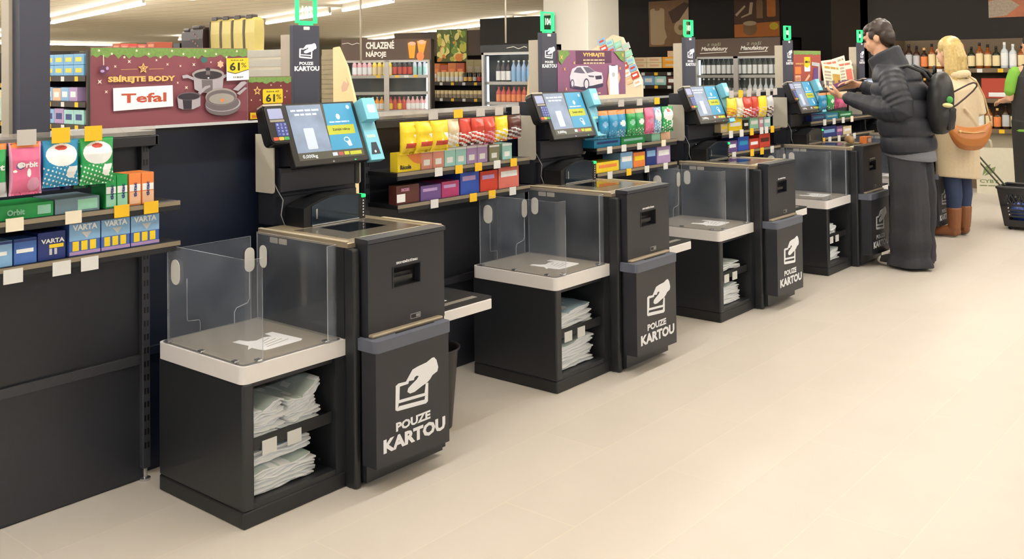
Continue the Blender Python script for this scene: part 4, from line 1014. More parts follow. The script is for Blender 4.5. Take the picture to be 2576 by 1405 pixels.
# red toy board
b = board(5.75, 1.335, 0.56, 0.295, mat('brick_red_board', 'a04a40', 0.5, 0, 0.08, 6))
tag(b, 'brick red promotion board with yellow badge and toy picture, right of the 102 pole', 'poster', 'promotion boards on the shelving')
A = Art(b)
A.fig('fir_garland', [(garland(0.558, 0.293, 0.03, 9, 9), FIR)])
A.fig('badge', [(rrect(0.21, 0.33, 0.12, 0.24, 0.01), WHITE), ([(0.208, 0.165), (0.27, 0.15), (0.332, 0.175), (0.332, 0.242), (0.208, 0.242)], P_YEL), ('d', '', 0.225, 0.315, 0.185, 0.215, INK)])
A.fig('toy_pictures', [([(0.02, 0.10), (0.14, 0.10), (0.14, 0.16), (0.02, 0.16)], P_ORG), ([(0.02, 0.03), (0.13, 0.03), (0.13, 0.09), (0.02, 0.09)], P_PCH), ('t', '1650', 0.03, 0.12, 0.045, 0.075, 0.03, TEF), ([(0.36, 0.20), (0.53, 0.19), (0.52, 0.02), (0.49, 0.02), (0.50, 0.16), (0.36, 0.17)], P_SIL), ([(0.37, 0.02), (0.49, 0.02), (0.48, 0.15), (0.40, 0.15)], P_PUR), ([(0.17, 0.02), (0.30, 0.10), (0.32, 0.08), (0.20, 0.01)], P_PCH)])
A.fig('lettering', [('t', 'SBÍREJTE', 0.03, 0.19, 0.175, 0.195, 0.04, GOLD)])
# newspapers fanned on the far bay
NEWS = mat('newsprint', 'efe0c4', 0.8, 0, 0.08, 60); NRED = mat('newsprint_red', 'c86a5a', 0.8, 0, 0.4, 40); NGRY = mat('newsprint_grey', 'a89a88', 0.8, 0, 0.4, 50); NOCH = mat('newsprint_ochre', 'b08a3c', 0.8, 0, 0.3, 30)
bm = B()
box(bm, -0.62, -0.59, 6.22, 7.2, 1.30, 1.345)
for k in range(8): box(bm, -0.66, -0.56, 6.24 + 0.135 * k, 6.246 + 0.135 * k, 1.30, 1.37)
nr = ob('newspaper_rack', bm, STEEL); tag(nr, 'wire newspaper rack on the farthest low shelving bay', 'rack')
for k, (y, z, w, h, tilt, m2, lab) in enumerate(((6.34, 1.312, 0.38, 0.21, -0.06, NOCH, 'newspaper with an ochre picture, lowest in front of the rack'), (6.38, 1.345, 0.36, 0.20, 0.05, NRED, 'newspaper with a red heading, standing behind the ochre one'), (6.78, 1.33, 0.34, 0.20, 0.06, NRED, 'newspaper with red column print at the right end of the rack'), (6.72, 1.37, 0.30, 0.19, 0.12, NGRY, 'tilted newspaper with a red square, topmost of the rack'), (7.02, 1.34, 0.26, 0.19, 0.02, NGRY, 'grey newspaper behind the right end of the rack'))):
    t = ob('newspaper', (lambda bm: (box(bm, -0.006, 0, 0, w, 0, h), bm)[1])(B()), NEWS, None, False, (-0.575 - 0.018 * k, y, z))
    t.rotation_euler = (tilt, -0.12, 0)
    bm = B()
    for r in range(5):
        flat(bm, [(0.02, 0.02 + 0.028 * r), (w * 0.42, 0.02 + 0.028 * r), (w * 0.42, 0.038 + 0.028 * r), (0.02, 0.038 + 0.028 * r)], 0.0010, FYZ, 0, 0.0004)
    flat(bm, [(w * 0.5, 0.02), (w - 0.02, 0.02), (w - 0.02, h * 0.62), (w * 0.5, h * 0.62)], 0.0010, FYZ, 1, 0.0004)
    dashes(bm, 0.03, w - 0.04, h - 0.045, h - 0.012, 0.0012, FYZ, 1, k)
    ob('print', bm, [NGRY, m2], t)
    tag(t, lab, 'newspaper', 'newspapers in the rack')

# dark post with a pale back edge at the left
t = empty('shelf_post', (0, 0, 0))
bm = B(); box(bm, -0.70, -0.645, -0.438, -0.334, 1.30, 2.30); ob('post', bm, SIGNK, t)
bm = B(); box(bm, -0.76, -0.701, -0.45, -0.36, 1.30, 2.30); ob('back_edge', bm, PALE, t)
tag(t, 'tall blue-black post with pale back edge rising from the shelving at far left', 'post')

# ---------------------------------------------------------------- the shop behind
SHB = mat('shelf_dark_brown', '2e2621', 0.6); SHG = mat('grey_slats', 'a5a39a', 0.5, 0.1, 0.04); SHW = mat('shelf_light', 'c4bcac', 0.5)
def goods(x0, x1, y, z, d, h, n, cols, name, cat, label, group, jitter=0.0, txtm=None, gap=0.06):
    """n boxes side by side along x on a shelf at height z, fronts at y"""
    rnd = random.Random(int(x0 * 100 + z * 1000))
    w = (x1 - x0) / n
    out = []
    for k in range(n):
        hh = h * (1 - jitter * rnd.random())
        bm = B(); box(bm, -w * (0.5 - gap / 2), w * (0.5 - gap / 2), 0, d, 0, hh, min(0.004, w * 0.04))
        bm2 = None
        o = ob(name, bm, cols[k % len(cols)], None, False, (x0 + w * (k + 0.5), y, z))
        bm2 = B(); box(bm2, -w * 0.3, w * 0.3, -0.0012, 0.0005, hh * 0.3, hh * 0.7); ob('print', bm2, txtm or P_WHT, o)
        tag(o, label if isinstance(label, str) else label[k], cat, group)
        out.append(o)
    return out
BTL = {}
def bottle(kind, r, h, glass, cap, lbl):
    key = (kind, r, h, glass.name, cap.name, lbl.name)
    if key in BTL: return BTL[key]
    if kind == 'wine': prof = [(r * 0.9, 0), (r, 0.006), (r, h * 0.55), (r * 0.85, h * 0.62), (r * 0.36, h * 0.74), (r * 0.33, h * 0.92)]
    elif kind == 'spirit': prof = [(r * 0.95, 0), (r, 0.006), (r, h * 0.62), (r * 0.8, h * 0.70), (r * 0.4, h * 0.76), (r * 0.36, h * 0.88)]
    elif kind == 'can': prof = [(r * 0.85, 0), (r, 0.008), (r, h * 0.93), (r * 0.85, h * 0.98)]
    else: prof = [(r * 0.9, 0), (r, 0.01), (r, h * 0.3), (r * 0.92, h * 0.42), (r, h * 0.55), (r * 0.95, h * 0.68), (r * 0.35, h * 0.86), (r * 0.33, h * 0.92)]
    res = []
    for nm, p, m in (('bottle', prof, glass), ('cap', [(r * 0.38 if kind != 'can' else r * 0.84, prof[-1][1]), (r * 0.38 if kind != 'can' else r * 0.8, h)], cap), ('label', [(r * 1.012, h * 0.10), (r * 1.012, h * (0.58 if kind == 'spirit' else 0.52))], lbl)):
        bm = B(); lathe(bm, p, n=12, cap=(nm != 'label')); fin(bm, True)
        me = bpy.data.meshes.new(nm); bm.to_mesh(me); bm.free(); me.materials.append(m); res.append(me)
    BTL[key] = res
    return res
def put_bottle(x, y, z, meshes, label, group, name='bottle', cat='bottle'):
    o = bpy.data.objects.new(name, meshes[0]); COL.objects.link(o); o.location = (x, y, z)
    for me, nm in ((meshes[1], 'cap'), (meshes[2], 'label')):
        c = bpy.data.objects.new(nm, me); COL.objects.link(c); c.parent = o
    tag(o, label, cat, group)
    return o
G_CLR = mat('pale_drink', 'cfd8dc', 0.15); G_COLA = mat('cola', '2a1512', 0.12); G_ORG = mat('orange_drink', 'f0a01c', 0.2); G_AMB = mat('amber_spirit', '8a4a1c', 0.15); G_DKG = mat('dark_green_glass', '1f2a1c', 0.1); G_BRN = mat('brown_glass', '3a2216', 0.1); G_YEL = mat('yellow_drink', 'f6d23c', 0.2); G_RED = mat('red_drink', 'c03a24', 0.2); G_GRN = mat('green_drink', '4f8a4c', 0.2); G_PNK = mat('pink_drink', 'eab0b0', 0.2); G_BLU = mat('water_bottle', '9ab8dc', 0.12)
C_WHT = P_WHT; C_RED = P_RED; C_YEL = P_YEL; C_BLK = BLACK; C_GLD = GOLD; L_CRM = mat('cream_label', 'ecd9a8', 0.6, 0, 0.06, 40)
GLASSD = clear_mat('cooler_glass', 'aab4b8', 0.05, 0.03)
COOLW = mat('cooler_light', 'eef6ff', 0.4, emit=5.0); COOLI = mat('cooler_inside', '3a3d40', 0.5); ALU = mat('aluminium_profile', 'b4b2ae', 0.35, 0.6)
def cooler(x0, x1, y, d, h, name, label, zs, header, hm, ndoor=2, glass=True, side=None):
    t = empty(name, ((x0 + x1) / 2, y, 0))
    W = (x1 - x0) / 2
    bm = B(); box(bm, -W, -W + 0.05, 0, d, 0, h); box(bm, W - 0.05, W, 0, d, 0, h); box(bm, -W, W, d - 0.04, d, 0, h); box(bm, -W, W, 0.02, d, 0, 0.25); box(bm, -W, W, 0, d, h - 0.03, h)
    ob('body', bm, side or SHB, t)
    bm = B(); box(bm, -W + 0.05, W - 0.05, d - 0.06, d - 0.041, 0.25, h - 0.03); ob('inside', bm, COOLI, t)
    bm = B(); box(bm, -W, W, -0.02, 0.03, h - header, h); ob('fascia', bm, hm, t)
    for z in zs:
        bm = B(); box(bm, -W + 0.05, W - 0.05, 0.04, d - 0.06, z - 0.02, z); s = ob('shelf', bm, SHW, t)
        bm = B(); box(bm, -W + 0.06, W - 0.06, 0.034, 0.042, z - 0.03, z + 0.012); ob('price_rail', bm, ALU, s)
    bm = B(); box(bm, -W + 0.08, W - 0.08, 0.05, 0.07, h - header - 0.03, h - header - 0.01); ob('lamp', bm, COOLW, t)
    bm = B(); box(bm, -W + 0.055, -W + 0.075, 0.05, 0.07, 0.4, h - header - 0.05); ob('lamp', bm, COOLW, t)
    bm = B(); box(bm, W - 0.075, W - 0.055, 0.05, 0.07, 0.4, h - header - 0.05); ob('lamp', bm, COOLW, t)
    for k in range(ndoor):
        a0 = -W + 0.02 + (2 * W - 0.04) * k / ndoor; a1 = -W + 0.02 + (2 * W - 0.04) * (k + 1) / ndoor
        bm = B()
        for (q0, q1, r0, r1) in ((a0, a0 + 0.035, 0.26, h - header), (a1 - 0.035, a1, 0.26, h - header), (a0, a1, 0.26, 0.30), (a0, a1, h - header - 0.03, h - header)):
            box(bm, q0, q1, -0.018, 0.012, r0, r1)
        dd = ob('door', bm, ALU, t)
        if glass:
            bm = B(); box(bm, a0 + 0.03, a1 - 0.03, -0.006, -0.002, 0.29, h - header - 0.02); ob('glass', bm, GLASSD, dd)
    return tag(t, label, 'cooler')
XZ0 = lambda x, y, z: frame((x, y, z), (1, 0, 0), (0, 0, 1))
# chilled drinks cooler
FASC = mat('brown_fascia', '57473e', 0.6, 0, 0.06, 4)
CA = math.radians(40)
def CP(a, d): return (-7.25 + a * math.cos(CA) - d * math.sin(CA), 7.41 + a * math.sin(CA) + d * math.cos(CA))
c = cooler(-0.62, 0.62, 0, 0.6, 1.93, 'drinks_cooler', 'brown two-door chilled drinks cooler with large white lettering and juice picture', (0.94, 1.19, 1.42), 0.29, FASC)
c.location = (-7.25, 7.41, 0); c.rotation_euler = (0, 0, CA)
bm = B(); addtext(bm, 'CHLAZENÉ', 0, 0.39, 0.0, 0.12, 0.001, XZ0(-0.28, -0.0205, 1.795), 0, 0.04); addtext(bm, 'NÁPOJE', 0, 0.28, 0, 0.11, 0.001, XZ0(-0.28, -0.0205, 1.665), 0, 0.04); ob('lettering', bm, PAPERW, c)
bm = B()
Mj = XZ0(0.29, -0.0208, 1.645) @ Matrix.Diagonal((0.75, 0.88, 1, 1))
flat(bm, [(0, 0), (0.42, 0), (0.42, 0.31), (0, 0.31)], 0.0006, Mj, 0, 0.0004); flat(bm, [(0.04, 0.02), (0.13, 0.02), (0.16, 0.26), (0.01, 0.26)], 0.0012, Mj, 1, 0.0004); flat(bm, [(0.22, 0.06), (0.29, 0.06), (0.36, 0.29), (0.18, 0.29)], 0.0012, Mj, 1, 0.0004); flat(bm, circ(0.24, 0.05, 0.07, n=14), 0.0016, Mj, 2, 0.0004); flat(bm, circ(0.09, 0.25, 0.07, 0.03, 14), 0.0016, Mj, 3, 0.0004); flat(bm, circ(0.27, 0.27, 0.07, 0.035, 14), 0.0016, Mj, 3, 0.0004)
ob('juice_picture', bm, [mat('juice_bg', '6a4a30', 0.6), G_ORG, P_ORG, P_PCH], c)
wig = [(0, 0.0), (0.12, 0.012), (0.2, -0.012), (0.3, 0.01), (0.34, 0.0)]
bm = B(); tube(bm, [(-0.61 + 0.7 * a, -0.022, 1.87 + b_) for a, b_ in wig], 0.004, 5); ob('squiggle', bm, PAPERW, c)
GDR = 'drinks in the chilled drinks cooler'
for k in range(15):
    x, yy = CP(-0.46 + 0.07 * k, 0.12)
    m = (bottle('soda', 0.034, 0.235, G_PNK, C_WHT, P_WHT) if k < 4 else bottle('soda', 0.034, 0.235, G_YEL, C_YEL, L_CRM) if k < 8 else bottle('soda', 0.034, 0.24, G_COLA, C_RED, C_RED) if k < 12 else bottle('soda', 0.03, 0.24, G_CLR, C_WHT, P_TEAL))
    put_bottle(x, yy, 1.421, m, ('pale bottle on the top shelf of the chilled drinks cooler, left part' if k < 4 else 'yellow bottle on the top shelf of the chilled drinks cooler' if k < 8 else 'cola bottle with red label on the top shelf of the chilled drinks cooler' if k < 12 else 'clear bottle at the right end of the cooler top shelf'), GDR + (' pale', ' yellow', ' cola', ' clear')[0 if k < 4 else 1 if k < 8 else 2 if k < 12 else 3])
for k in range(18):
    x, yy = CP(-0.52 + 0.062 * k, 0.12)
    q = 0 if k < 5 else 1 if k < 9 else 2 if k < 13 else 3
    m = bottle('soda', 0.034, 0.19, (G_GRN, G_ORG, G_RED, G_PNK)[q], (P_GREEN, C_WHT, C_RED, C_WHT)[q], (P_GREEN, P_WHT, P_YEL if k % 2 else P_RED, P_WHT)[q])
    put_bottle(x, yy, 0.941, m, ('green drink bottle on the lower visible cooler shelf', 'orange drink bottle on the lower visible cooler shelf', 'red drink bottle on the lower visible cooler shelf', 'pink drink bottle at the right of the lower cooler shelf')[q], GDR + (' green', ' orange', ' red', ' pink')[q])
for k in range(5):
    bm = B(); box(bm, -0.03, 0.03, 0.026, 0.033, 1.395, 1.43); ob('price_tag', bm, TAGY if k != 3 else TAGW, c, False, (-0.12 + 0.13 * k, 0, 0))
# cream slanted rack end
t = empty('rack_end_panel', (0, 0, 0))
bm = B(); prism(bm, [(-6.70, 0.0), (-6.70, 1.79), (-6.60, 1.80), (-6.44, 1.55), (-6.30, 1.15), (-6.26, 0.0)], 'xz', 6.0, 6.03); ob('panel', bm, mat('cream_board', 'ead9a8', 0.6, 0, 0.03), t)
bm = B(); flat(bm, [(0.02, 0), (0.10, 0.02), (0.15, 0.1), (0.10, 0.18), (0.12, 0.1), (0.05, 0.14), (0.0, 0.06)], 0.001, frame((-6.55, 5.9995, 1.24), (1, 0, 0), (0, 0, 1)), 0, 0.001); ob('emblem', bm, mat('pale_rose_print', 'd8b49c', 0.6), t)
tag(t, 'cream slanted end board of a rack behind the first sign pole', 'rack end')
bm = B(); box(bm, -6.95, -6.705, 6.03, 6.08, 0, 1.77)
for k in range(20): box(bm, -6.952, -6.703, 6.024, 6.03, 0.5 + 0.06 * k, 0.552 + 0.06 * k)
o = ob('slatted_rack', bm, mat('beige_slats', '8f8468', 0.5, 0.1, 0.04)); tag(o, 'beige slatted rack side between the first sign pole and the cream board', 'rack')
# tall gondola behind the cookware board, with coffee bags on top
t = empty('tall_shelving', (0, 0, 0))
bm = B(); box(bm, -6.2, -4.65, 3.24, 3.9, 0, 1.70); ob('body', bm, SHW, t)
bm = B()
for k in range(18): box(bm, -6.2, -3.85, 3.215, 3.24, 0.22 + 0.083 * k, 0.285 + 0.083 * k, 0.004)
ob('slats', bm, SHG, t)
bm = B(); box(bm, -3.89, -3.82, 3.19, 3.26, 0, 1.71); ob('end_post', bm, SHW, t)
tag(t, 'tall shelving with grey slatted back behind the cookware board', 'shelving unit')
GOLDBAG = mat('gold_foil', 'b3a45c', 0.4, 0.15, 0.08, 20); DKBAG = mat('dark_foil', '24140f', 0.4, 0.0, 0.2, 15)
def coffee(x, y, z, w, h, m, label, parts):
    bm = B()
    loft(bm, [[(-w / 2, -0.05, 0), (w / 2, -0.05, 0), (w / 2, 0.05, 0), (-w / 2, 0.05, 0)], [(-w / 2, -0.055, h * 0.5), (w / 2, -0.055, h * 0.5), (w / 2, 0.055, h * 0.5), (-w / 2, 0.055, h * 0.5)], [(-w / 2, -0.05, h * 0.84), (w / 2, -0.05, h * 0.84), (w / 2, 0.05, h * 0.84), (-w / 2, 0.05, h * 0.84)], [(-w * 0.46, -0.02, h * 0.92), (w * 0.46, -0.02, h * 0.92), (w * 0.46, 0.02, h * 0.92), (-w * 0.46, 0.02, h * 0.92)]])
    o = ob('coffee_bag', bm, m, None, False, (x, y, z))
    bm = B(); box(bm, -w * 0.49, w * 0.12, -0.034, 0.034, h * 0.87, h, 0.01); ob('folded_top', bm, DKBAG, o)
    if parts == 1:
        bm = B()
        for k in range(7): flat(bm, circ(-w * 0.3 + 0.6 * w * ((k * 37) % 10) / 10, h * (0.15 + 0.09 * k), 0.008, n=8), 0.0005, frame((0, -0.0562, 0), (1, 0, 0), (0, 0, 1)), 0, 0.0005)
        ob('print', bm, mat('bean_print', 'a86a50', 0.5), o)
    if parts == 2:
        bm = B(); box(bm, -w / 2 - 0.001, -w / 2 + 0.02, -0.056, 0.056, 0.0, h * 0.86); ob('dark_side', bm, DKBAG, o)
    return tag(o, label, 'coffee', 'coffee bags on top of the tall shelving')
coffee(-5.86, 3.5, 1.70, 0.17, 0.24, DKBAG, 'plain dark coffee bag at the left end of the top row', 0)
coffee(-5.62, 3.46, 1.70, 0.22, 0.26, DKBAG, 'dark coffee bag with brown bean print, between the plain dark bag and the gold ones', 1)
for k, lab in enumerate(('gold coffee bag, leftmost of the four gold ones', 'gold coffee bag, second of the four gold ones', 'gold coffee bag, third of the four gold ones', 'gold coffee bag with creased right edge, rightmost of the four')):
    coffee(-5.38 + 0.185 * k, 3.5, 1.70, 0.165, 0.335, GOLDBAG, lab, 2)
bm = B(); box(bm, -6.1, -5.98, 3.45, 3.6, 1.70, 1.80); o = ob('display_box', bm, BLACK); tag(o, 'small black box left of the coffee bags on the tall shelving', 'box')
# shelves at far left: blue cartons
def open_shelf(x0, x1, y, d, h, zs, label, m=None):
    t = empty('goods_shelf', ((x0 + x1) / 2, y, 0)); W = (x1 - x0) / 2; m = m or SHB
    bm = B(); box(bm, -W, W, d - 0.03, d, 0, h); box(bm, -W - 0.03, -W, 0, d, 0, h); box(bm, W, W + 0.03, 0, d, 0, h); box(bm, -W, W, 0.02, d, 0, 0.12); ob('frame', bm, m, t)
    for z in zs:
        bm = B(); box(bm, -W, W, 0.0, d - 0.03, z - 0.03, z); s = ob('shelf', bm, m, t)
        bm = B(); box(bm, -W, W, -0.008, 0, z - 0.05, z); ob('price_rail', bm, m, s)
        n = max(2, int(2 * W / 0.22))
        for k in range(n):
            bm = B(); box(bm, -W + 2 * W * (k + 0.4) / n - 0.03, -W + 2 * W * (k + 0.4) / n + 0.03, -0.012, -0.008, z - 0.05, z - 0.005); ob('price_tag', bm, TAGY if k % 2 else TAGW, s)
    return tag(t, label, 'shelf')
open_shelf(-6.85, -5.80, 2.4, 0.4, 1.72, (0.62, 1.045, 1.255, 1.49), 'dark shelving with pale blue cartons at left behind the dark post')
BX = mat('sky_carton', '6fa8d4', 0.5, 0, 0.15, 12)
GL = 'cartons at left behind the dark post'
for z in (1.491, 1.591):
    goods(-6.62, -5.86, 2.41, z, 0.2, 0.098, 4, [BX], 'blue_carton', 'box', 'sky blue carton with yellow print, stacked on the top left shelf', GL + ' top', 0.0, P_YEL, 0.02)
goods(-6.62, -5.98, 2.41, 1.256, 0.2, 0.13, 4, [P_LBL, P_PCH, P_LBL, P_LIL], 'pale_carton', 'box', ['pale blue carton on the middle left shelf, leftmost', 'peach carton on the middle left shelf', 'pale blue carton on the middle left shelf, right of the peach one', 'lilac carton at the right of the middle left shelf'], GL + ' middle', 0.1, P_WHT, 0.03)
goods(-6.62, -5.86, 2.41, 1.046, 0.2, 0.15, 4, [P_LBL, P_LIL, P_TEAL, P_TEAL], 'pale_carton', 'box', ['pale blue carton on the lower left shelf', 'lilac carton on the lower left shelf', 'teal carton on the lower left shelf', 'teal carton at the right end of the lower left shelf'], GL + ' lower', 0.15, P_NAVY, 0.03)
open_shelf(-8.3, -7.15, 2.6, 0.4, 1.74, (1.02, 1.42), 'dark shelving at the left frame edge with pasta-coloured packs')
goods(-8.0, -7.2, 2.62, 1.421, 0.2, 0.19, 5, [P_BEI, mat('pasta_yellow', 'b89a3c', 0.5)], 'goods_pack', 'pack', 'tan pack on the shelf at the left frame edge', 'packs at the left frame edge', 0.1, P_ORG, 0.05)
bm = B(); box(bm, -0.42, 0.42, 0, 0.05, 0, 0.32); o = ob('packaging_sign', bm, mat('pale_teal_card', 'b4c4b8', 0.6), None, False, (-7.5, 2.53, 1.03)); bm = B(); flat(bm, circ(-0.05, 0.13, 0.12, n=20), 0.001, frame((0, -0.0005, 0), (1, 0, 0), (0, 0, 1)), 0, 0.001); flat(bm, [(-0.4, 0.24), (0.4, 0.24), (0.4, 0.31), (-0.4, 0.31)], 0.001, frame((0, -0.0005, 0), (1, 0, 0), (0, 0, 1)), 1, 0.001); ob('print', bm, [mat('food_print', '8a6a24', 0.6, 0, 0.5, 30), P_BEI], o); tag(o, 'large pale teal food carton at the left frame edge', 'box')
# low reddish goods far away on top of a shelf
open_shelf(-8.4, -6.35, 3.6, 0.5, 1.76, (1.5,), 'pale shelving top peeping over the cookware board', SHW)
goods(-7.8, -6.72, 3.62, 1.761, 0.2, 0.075, 6, [P_RED, mat('rust_pack', 'a84a28', 0.5)], 'red_pack', 'pack', 'red pack lying on the pale shelving over the cookware board', 'red packs over the cookware board', 0.5, P_ORG, 0.02)
# vegetable fascia and shelf
bm = B(); box(bm, -9.3, -6.2, 9.5, 9.6, 1.72, 2.11); o = ob('brown_fascia', bm, WBROWN); tag(o, 'brown fascia carrying the vegetable picture', 'fascia')
bm = B(); box(bm, -7.3, -5.9, 9.42, 9.49, 1.85, 2.27); o = ob('black_panel', bm, mat('dull_black_panel', '1c1815', 0.7)); tag(o, 'black hanging panel above the dark fridge', 'panel')
pic = empty('vegetable_picture', (-8.30, 9.49, 1.62))
bm = B(); box(bm, 0, 0.66, 0, 0.008, 0, 0.52); ob('board', bm, mat('veg_bg', '5c6a30', 0.6, 0, 0.4, 14), pic)
rv = random.Random(3)
VM = [mat('veg_green', '7a9a3c', 0.6), mat('veg_lime', 'b8b848', 0.6), mat('veg_orange', 'd8883c', 0.6), mat('veg_cream', 'e4dc84', 0.6), mat('veg_dark', '47662c', 0.6)]
bm = B(); Mv = frame((0, -0.001, 0), (1, 0, 0), (0, 0, 1))
for k in range(46):
    a, c_ = rv.uniform(0.04, 0.60), rv.uniform(0.04, 0.47)
    if a + (0.5 - c_) * 0.2 < 0.08: continue
    r, s_, an = rv.uniform(0.03, 0.09), rv.uniform(0.3, 1.0), rv.uniform(0, 3.1)
    pts = [(a + r * math.cos(q) * math.cos(an) - r * s_ * math.sin(q) * math.sin(an), c_ + r * math.cos(q) * math.sin(an) + r * s_ * math.sin(q) * math.cos(an)) for q in [0.5236 * i for i in range(12)]]
    pts = [(min(0.655, max(0.005, p)), min(0.515, max(0.005, q))) for p, q in pts]
    flat(bm, pts, 0.001 + 0.0002 * k, Mv, (2, 0, 1, 3, 0, 4, 1, 3)[k % 8] if c_ > 0.15 else (3, 2, 3, 1)[k % 4], 0.0002)
ob('print', bm, VM, pic)
tag(pic, 'picture of vegetables hanging on the brown fascia', 'picture')
open_shelf(-8.6, -6.9, 9.3, 0.5, 1.72, (0.8, 1.05, 1.30), 'dark shelf of jars and packs under the vegetable picture')
GV = 'goods on the shelf under the vegetable picture'
goods(-8.5, -7.62, 9.40, 1.301, 0.2, 0.30, 5, [mat('rust_pack', 'a84a28', 0.5), mat('orange_pack', 'c8742c', 0.5)], 'orange_pack', 'pack', 'orange pack in the back row under the vegetable picture', GV + ' orange', 0.15, P_ORG, 0.02)
goods(-7.60, -6.95, 9.42, 1.301, 0.2, 0.36, 4, [mat('olive_pack', '948a64', 0.6, 0, 0.1)], 'olive_pack', 'pack', 'olive pack in the back row left of the dark fridge', GV + ' olive', 0.1, NGRY, 0.02)
for k in range(17):
    x = -8.5 + 0.095 * k
    q = 0 if k < 4 else 1 if k < 10 else 2 if k < 12 else 3
    m = bottle('can', 0.036, (0.13, 0.16, 0.15, 0.15)[q], (P_WHT, L_CRM, BLACK, G_BRN)[q], (P_WHT, L_CRM, C_YEL, P_TEAL)[q], (P_PCH, P_WHT, GOLD, P_RED if k % 2 else P_SIL)[q])
    put_bottle(x, 9.36, 1.301, m, ('white jar at the left of the shelf under the vegetable picture', 'cream carton jar in the middle under the vegetable picture', 'black jar under the vegetable picture', 'brown glass jar near the dark fridge')[q], GV + (' white', ' cream', ' black', ' brown')[q], 'jar', 'jar')
for k in range(18):
    put_bottle(-8.5 + 0.088 * k, 9.38, 1.051, bottle('can', 0.04, 0.12, L_CRM, P_BEI, NGRY), 'tan jar on the second shelf under the vegetable picture', GV + ' tan', 'jar', 'jar')
# dark fridge
c = cooler(-6.02, -5.12, 8.0, 0.6, 1.82, 'glass_fridge', 'dark single-door fridge with pale blue bottles behind the second checkout', (1.05, 1.32), 0.10, BLACK, 1, True, BLACK)
bm = B(); tube(bm, [(0.02 + a, -0.024, 1.775 + b_ * 1.2) for a, b_ in wig], 0.004, 5); ob('squiggle', bm, PAPERW, c)
for k in range(7):
    put_bottle(-5.80 + 0.088 * k, 8.10, 1.321, bottle('soda', 0.036, 0.29, G_BLU if k > 2 else G_COLA, C_WHT, P_LBL if k > 2 else P_WHT), 'pale blue water bottle in the dark fridge' if k > 2 else 'dark bottle at the left of the dark fridge', 'bottles in the dark fridge' + (' blue' if k > 2 else ' dark'))
    put_bottle(-5.80 + 0.088 * k, 8.10, 1.051, bottle('soda', 0.036, 0.21, G_RED, C_RED, P_ORG), 'red bottle on the lower shelf of the dark fridge', 'red bottles in the dark fridge')
# hanging rod
bm = B(); tube(bm, [(-5.5, 7.9, 1.84), (-5.5, 7.9, 2.75)], 0.012, 8); o = ob('hanging_rod', bm, PALE, None, True); tag(o, 'pale rod hanging from the ceiling over the dark fridge', 'rod')
bm = B(); tube(bm, [(-7.2, 6.9, 1.6), (-7.2, 6.9, 2.75)], 0.014, 8); o = ob('hanging_rod', bm, PALE, None, True); tag(o, 'pale rod rising from the cream board to the ceiling', 'rod')
# tan rack beside the 104 pole
t = empty('rack_end_panel'); bm = B(); prism(bm, [(-4.55, 0), (-4.42, 1.30), (-4.36, 1.62), (-4.30, 1.64), (-4.18, 1.64), (-4.18, 0)], 'xz', 7.0, 7.03); ob('panel', bm, mat('tan_board', 'c0a880', 0.6, 0, 0.03), t)
tag(t, 'tan slanted end board of a rack left of the second sign pole', 'rack end')
# card rack behind the car board
t = empty('card_rack', (-3.2, 7.0, 0))
bm = B(); prism(bm, [(-0.30, 0), (-0.30, 1.70), (-0.02, 1.86), (0.10, 1.83), (0.34, 1.36), (0.34, 0)], 'xz', 0, 0.04); ob('panel', bm, mat('pale_card_board', 'd9cdb0', 0.6, 0, 0.04), t)
tag(t, 'slanted rack of gift cards behind the car promotion board', 'rack')
rv = random.Random(8)
cc = [P_LBL, P_PCH, P_MINT, P_RED, P_BEI, P_TEAL, P_WHT, P_SIL]
for r in range(6):
    for q in range(4):
        cx, cz = -0.16 + 0.105 * q + 0.028 * r, 1.79 - 0.078 * r - 0.02 * q
        if cz > 1.86 - 0.55 * max(0, cx): continue
        bm = B(); box(bm, -0.048, 0.048, -0.008, -0.001, -0.033, 0.033); o = ob('gift_card', bm, cc[(r * 3 + q * 5) % 8], None, False, (-3.2 + cx, 7.0, cz)); o.rotation_euler = (0, -0.35, 0)
        bm = B(); box(bm, -0.03, 0.03, -0.0095, -0.008, -0.008, 0.014); ob('print', bm, cc[(r * 3 + q * 5 + 3) % 8], o)
        tag(o, 'small gift card hanging on the slanted rack behind the car board', 'card', 'gift cards on the slanted rack')
# boxes shelf under the paper-roll picture
open_shelf(-5.9, -4.52, 11.0, 0.5, 1.48, (1.22, 1.42), 'shelf of boxed goods under the paper roll picture')
GBX = 'boxes under the paper roll picture'
for z in (1.481, 1.566):
    goods(-5.85, -5.05, 11.05, z, 0.3, 0.083, 3, [mat('cream_carton', 'ecd8b0', 0.6, 0, 0.06)], 'cream_carton', 'box', 'cream carton with reddish print under the paper roll picture', GBX + ' cream', 0, P_PCH, 0.02)
    goods(-5.04, -4.54, 11.05, z, 0.3, 0.083, 2, [mat('amber_carton', 'f0a62c', 0.6)], 'amber_carton', 'box', 'amber carton left of the third sign pole', GBX + ' amber', 0, P_BEI, 0.02)
goods(-4.95, -4.54, 11.05, 1.65, 0.3, 0.09, 2, [P_PCH], 'peach_carton', 'box', 'peach carton topmost on the amber cartons', GBX + ' peach', 0, P_BEI, 0.02)
goods(-5.8, -4.55, 11.03, 1.2205, 0.25, 0.15, 6, [P_PCH, P_ROSE, P_LBL, P_TEAL, P_BRN, P_MINT], 'small_carton', 'box', ['peach pack on the shelf below the cream cartons', 'rose pack on the shelf below the cream cartons', 'sky blue pack on the shelf below the cream cartons', 'teal pack on the shelf below the amber cartons', 'dark brown pack on the shelf below the amber cartons', 'mint pack on the shelf below the amber cartons'], GBX + ' lower', 0.1, P_WHT, 0.03)
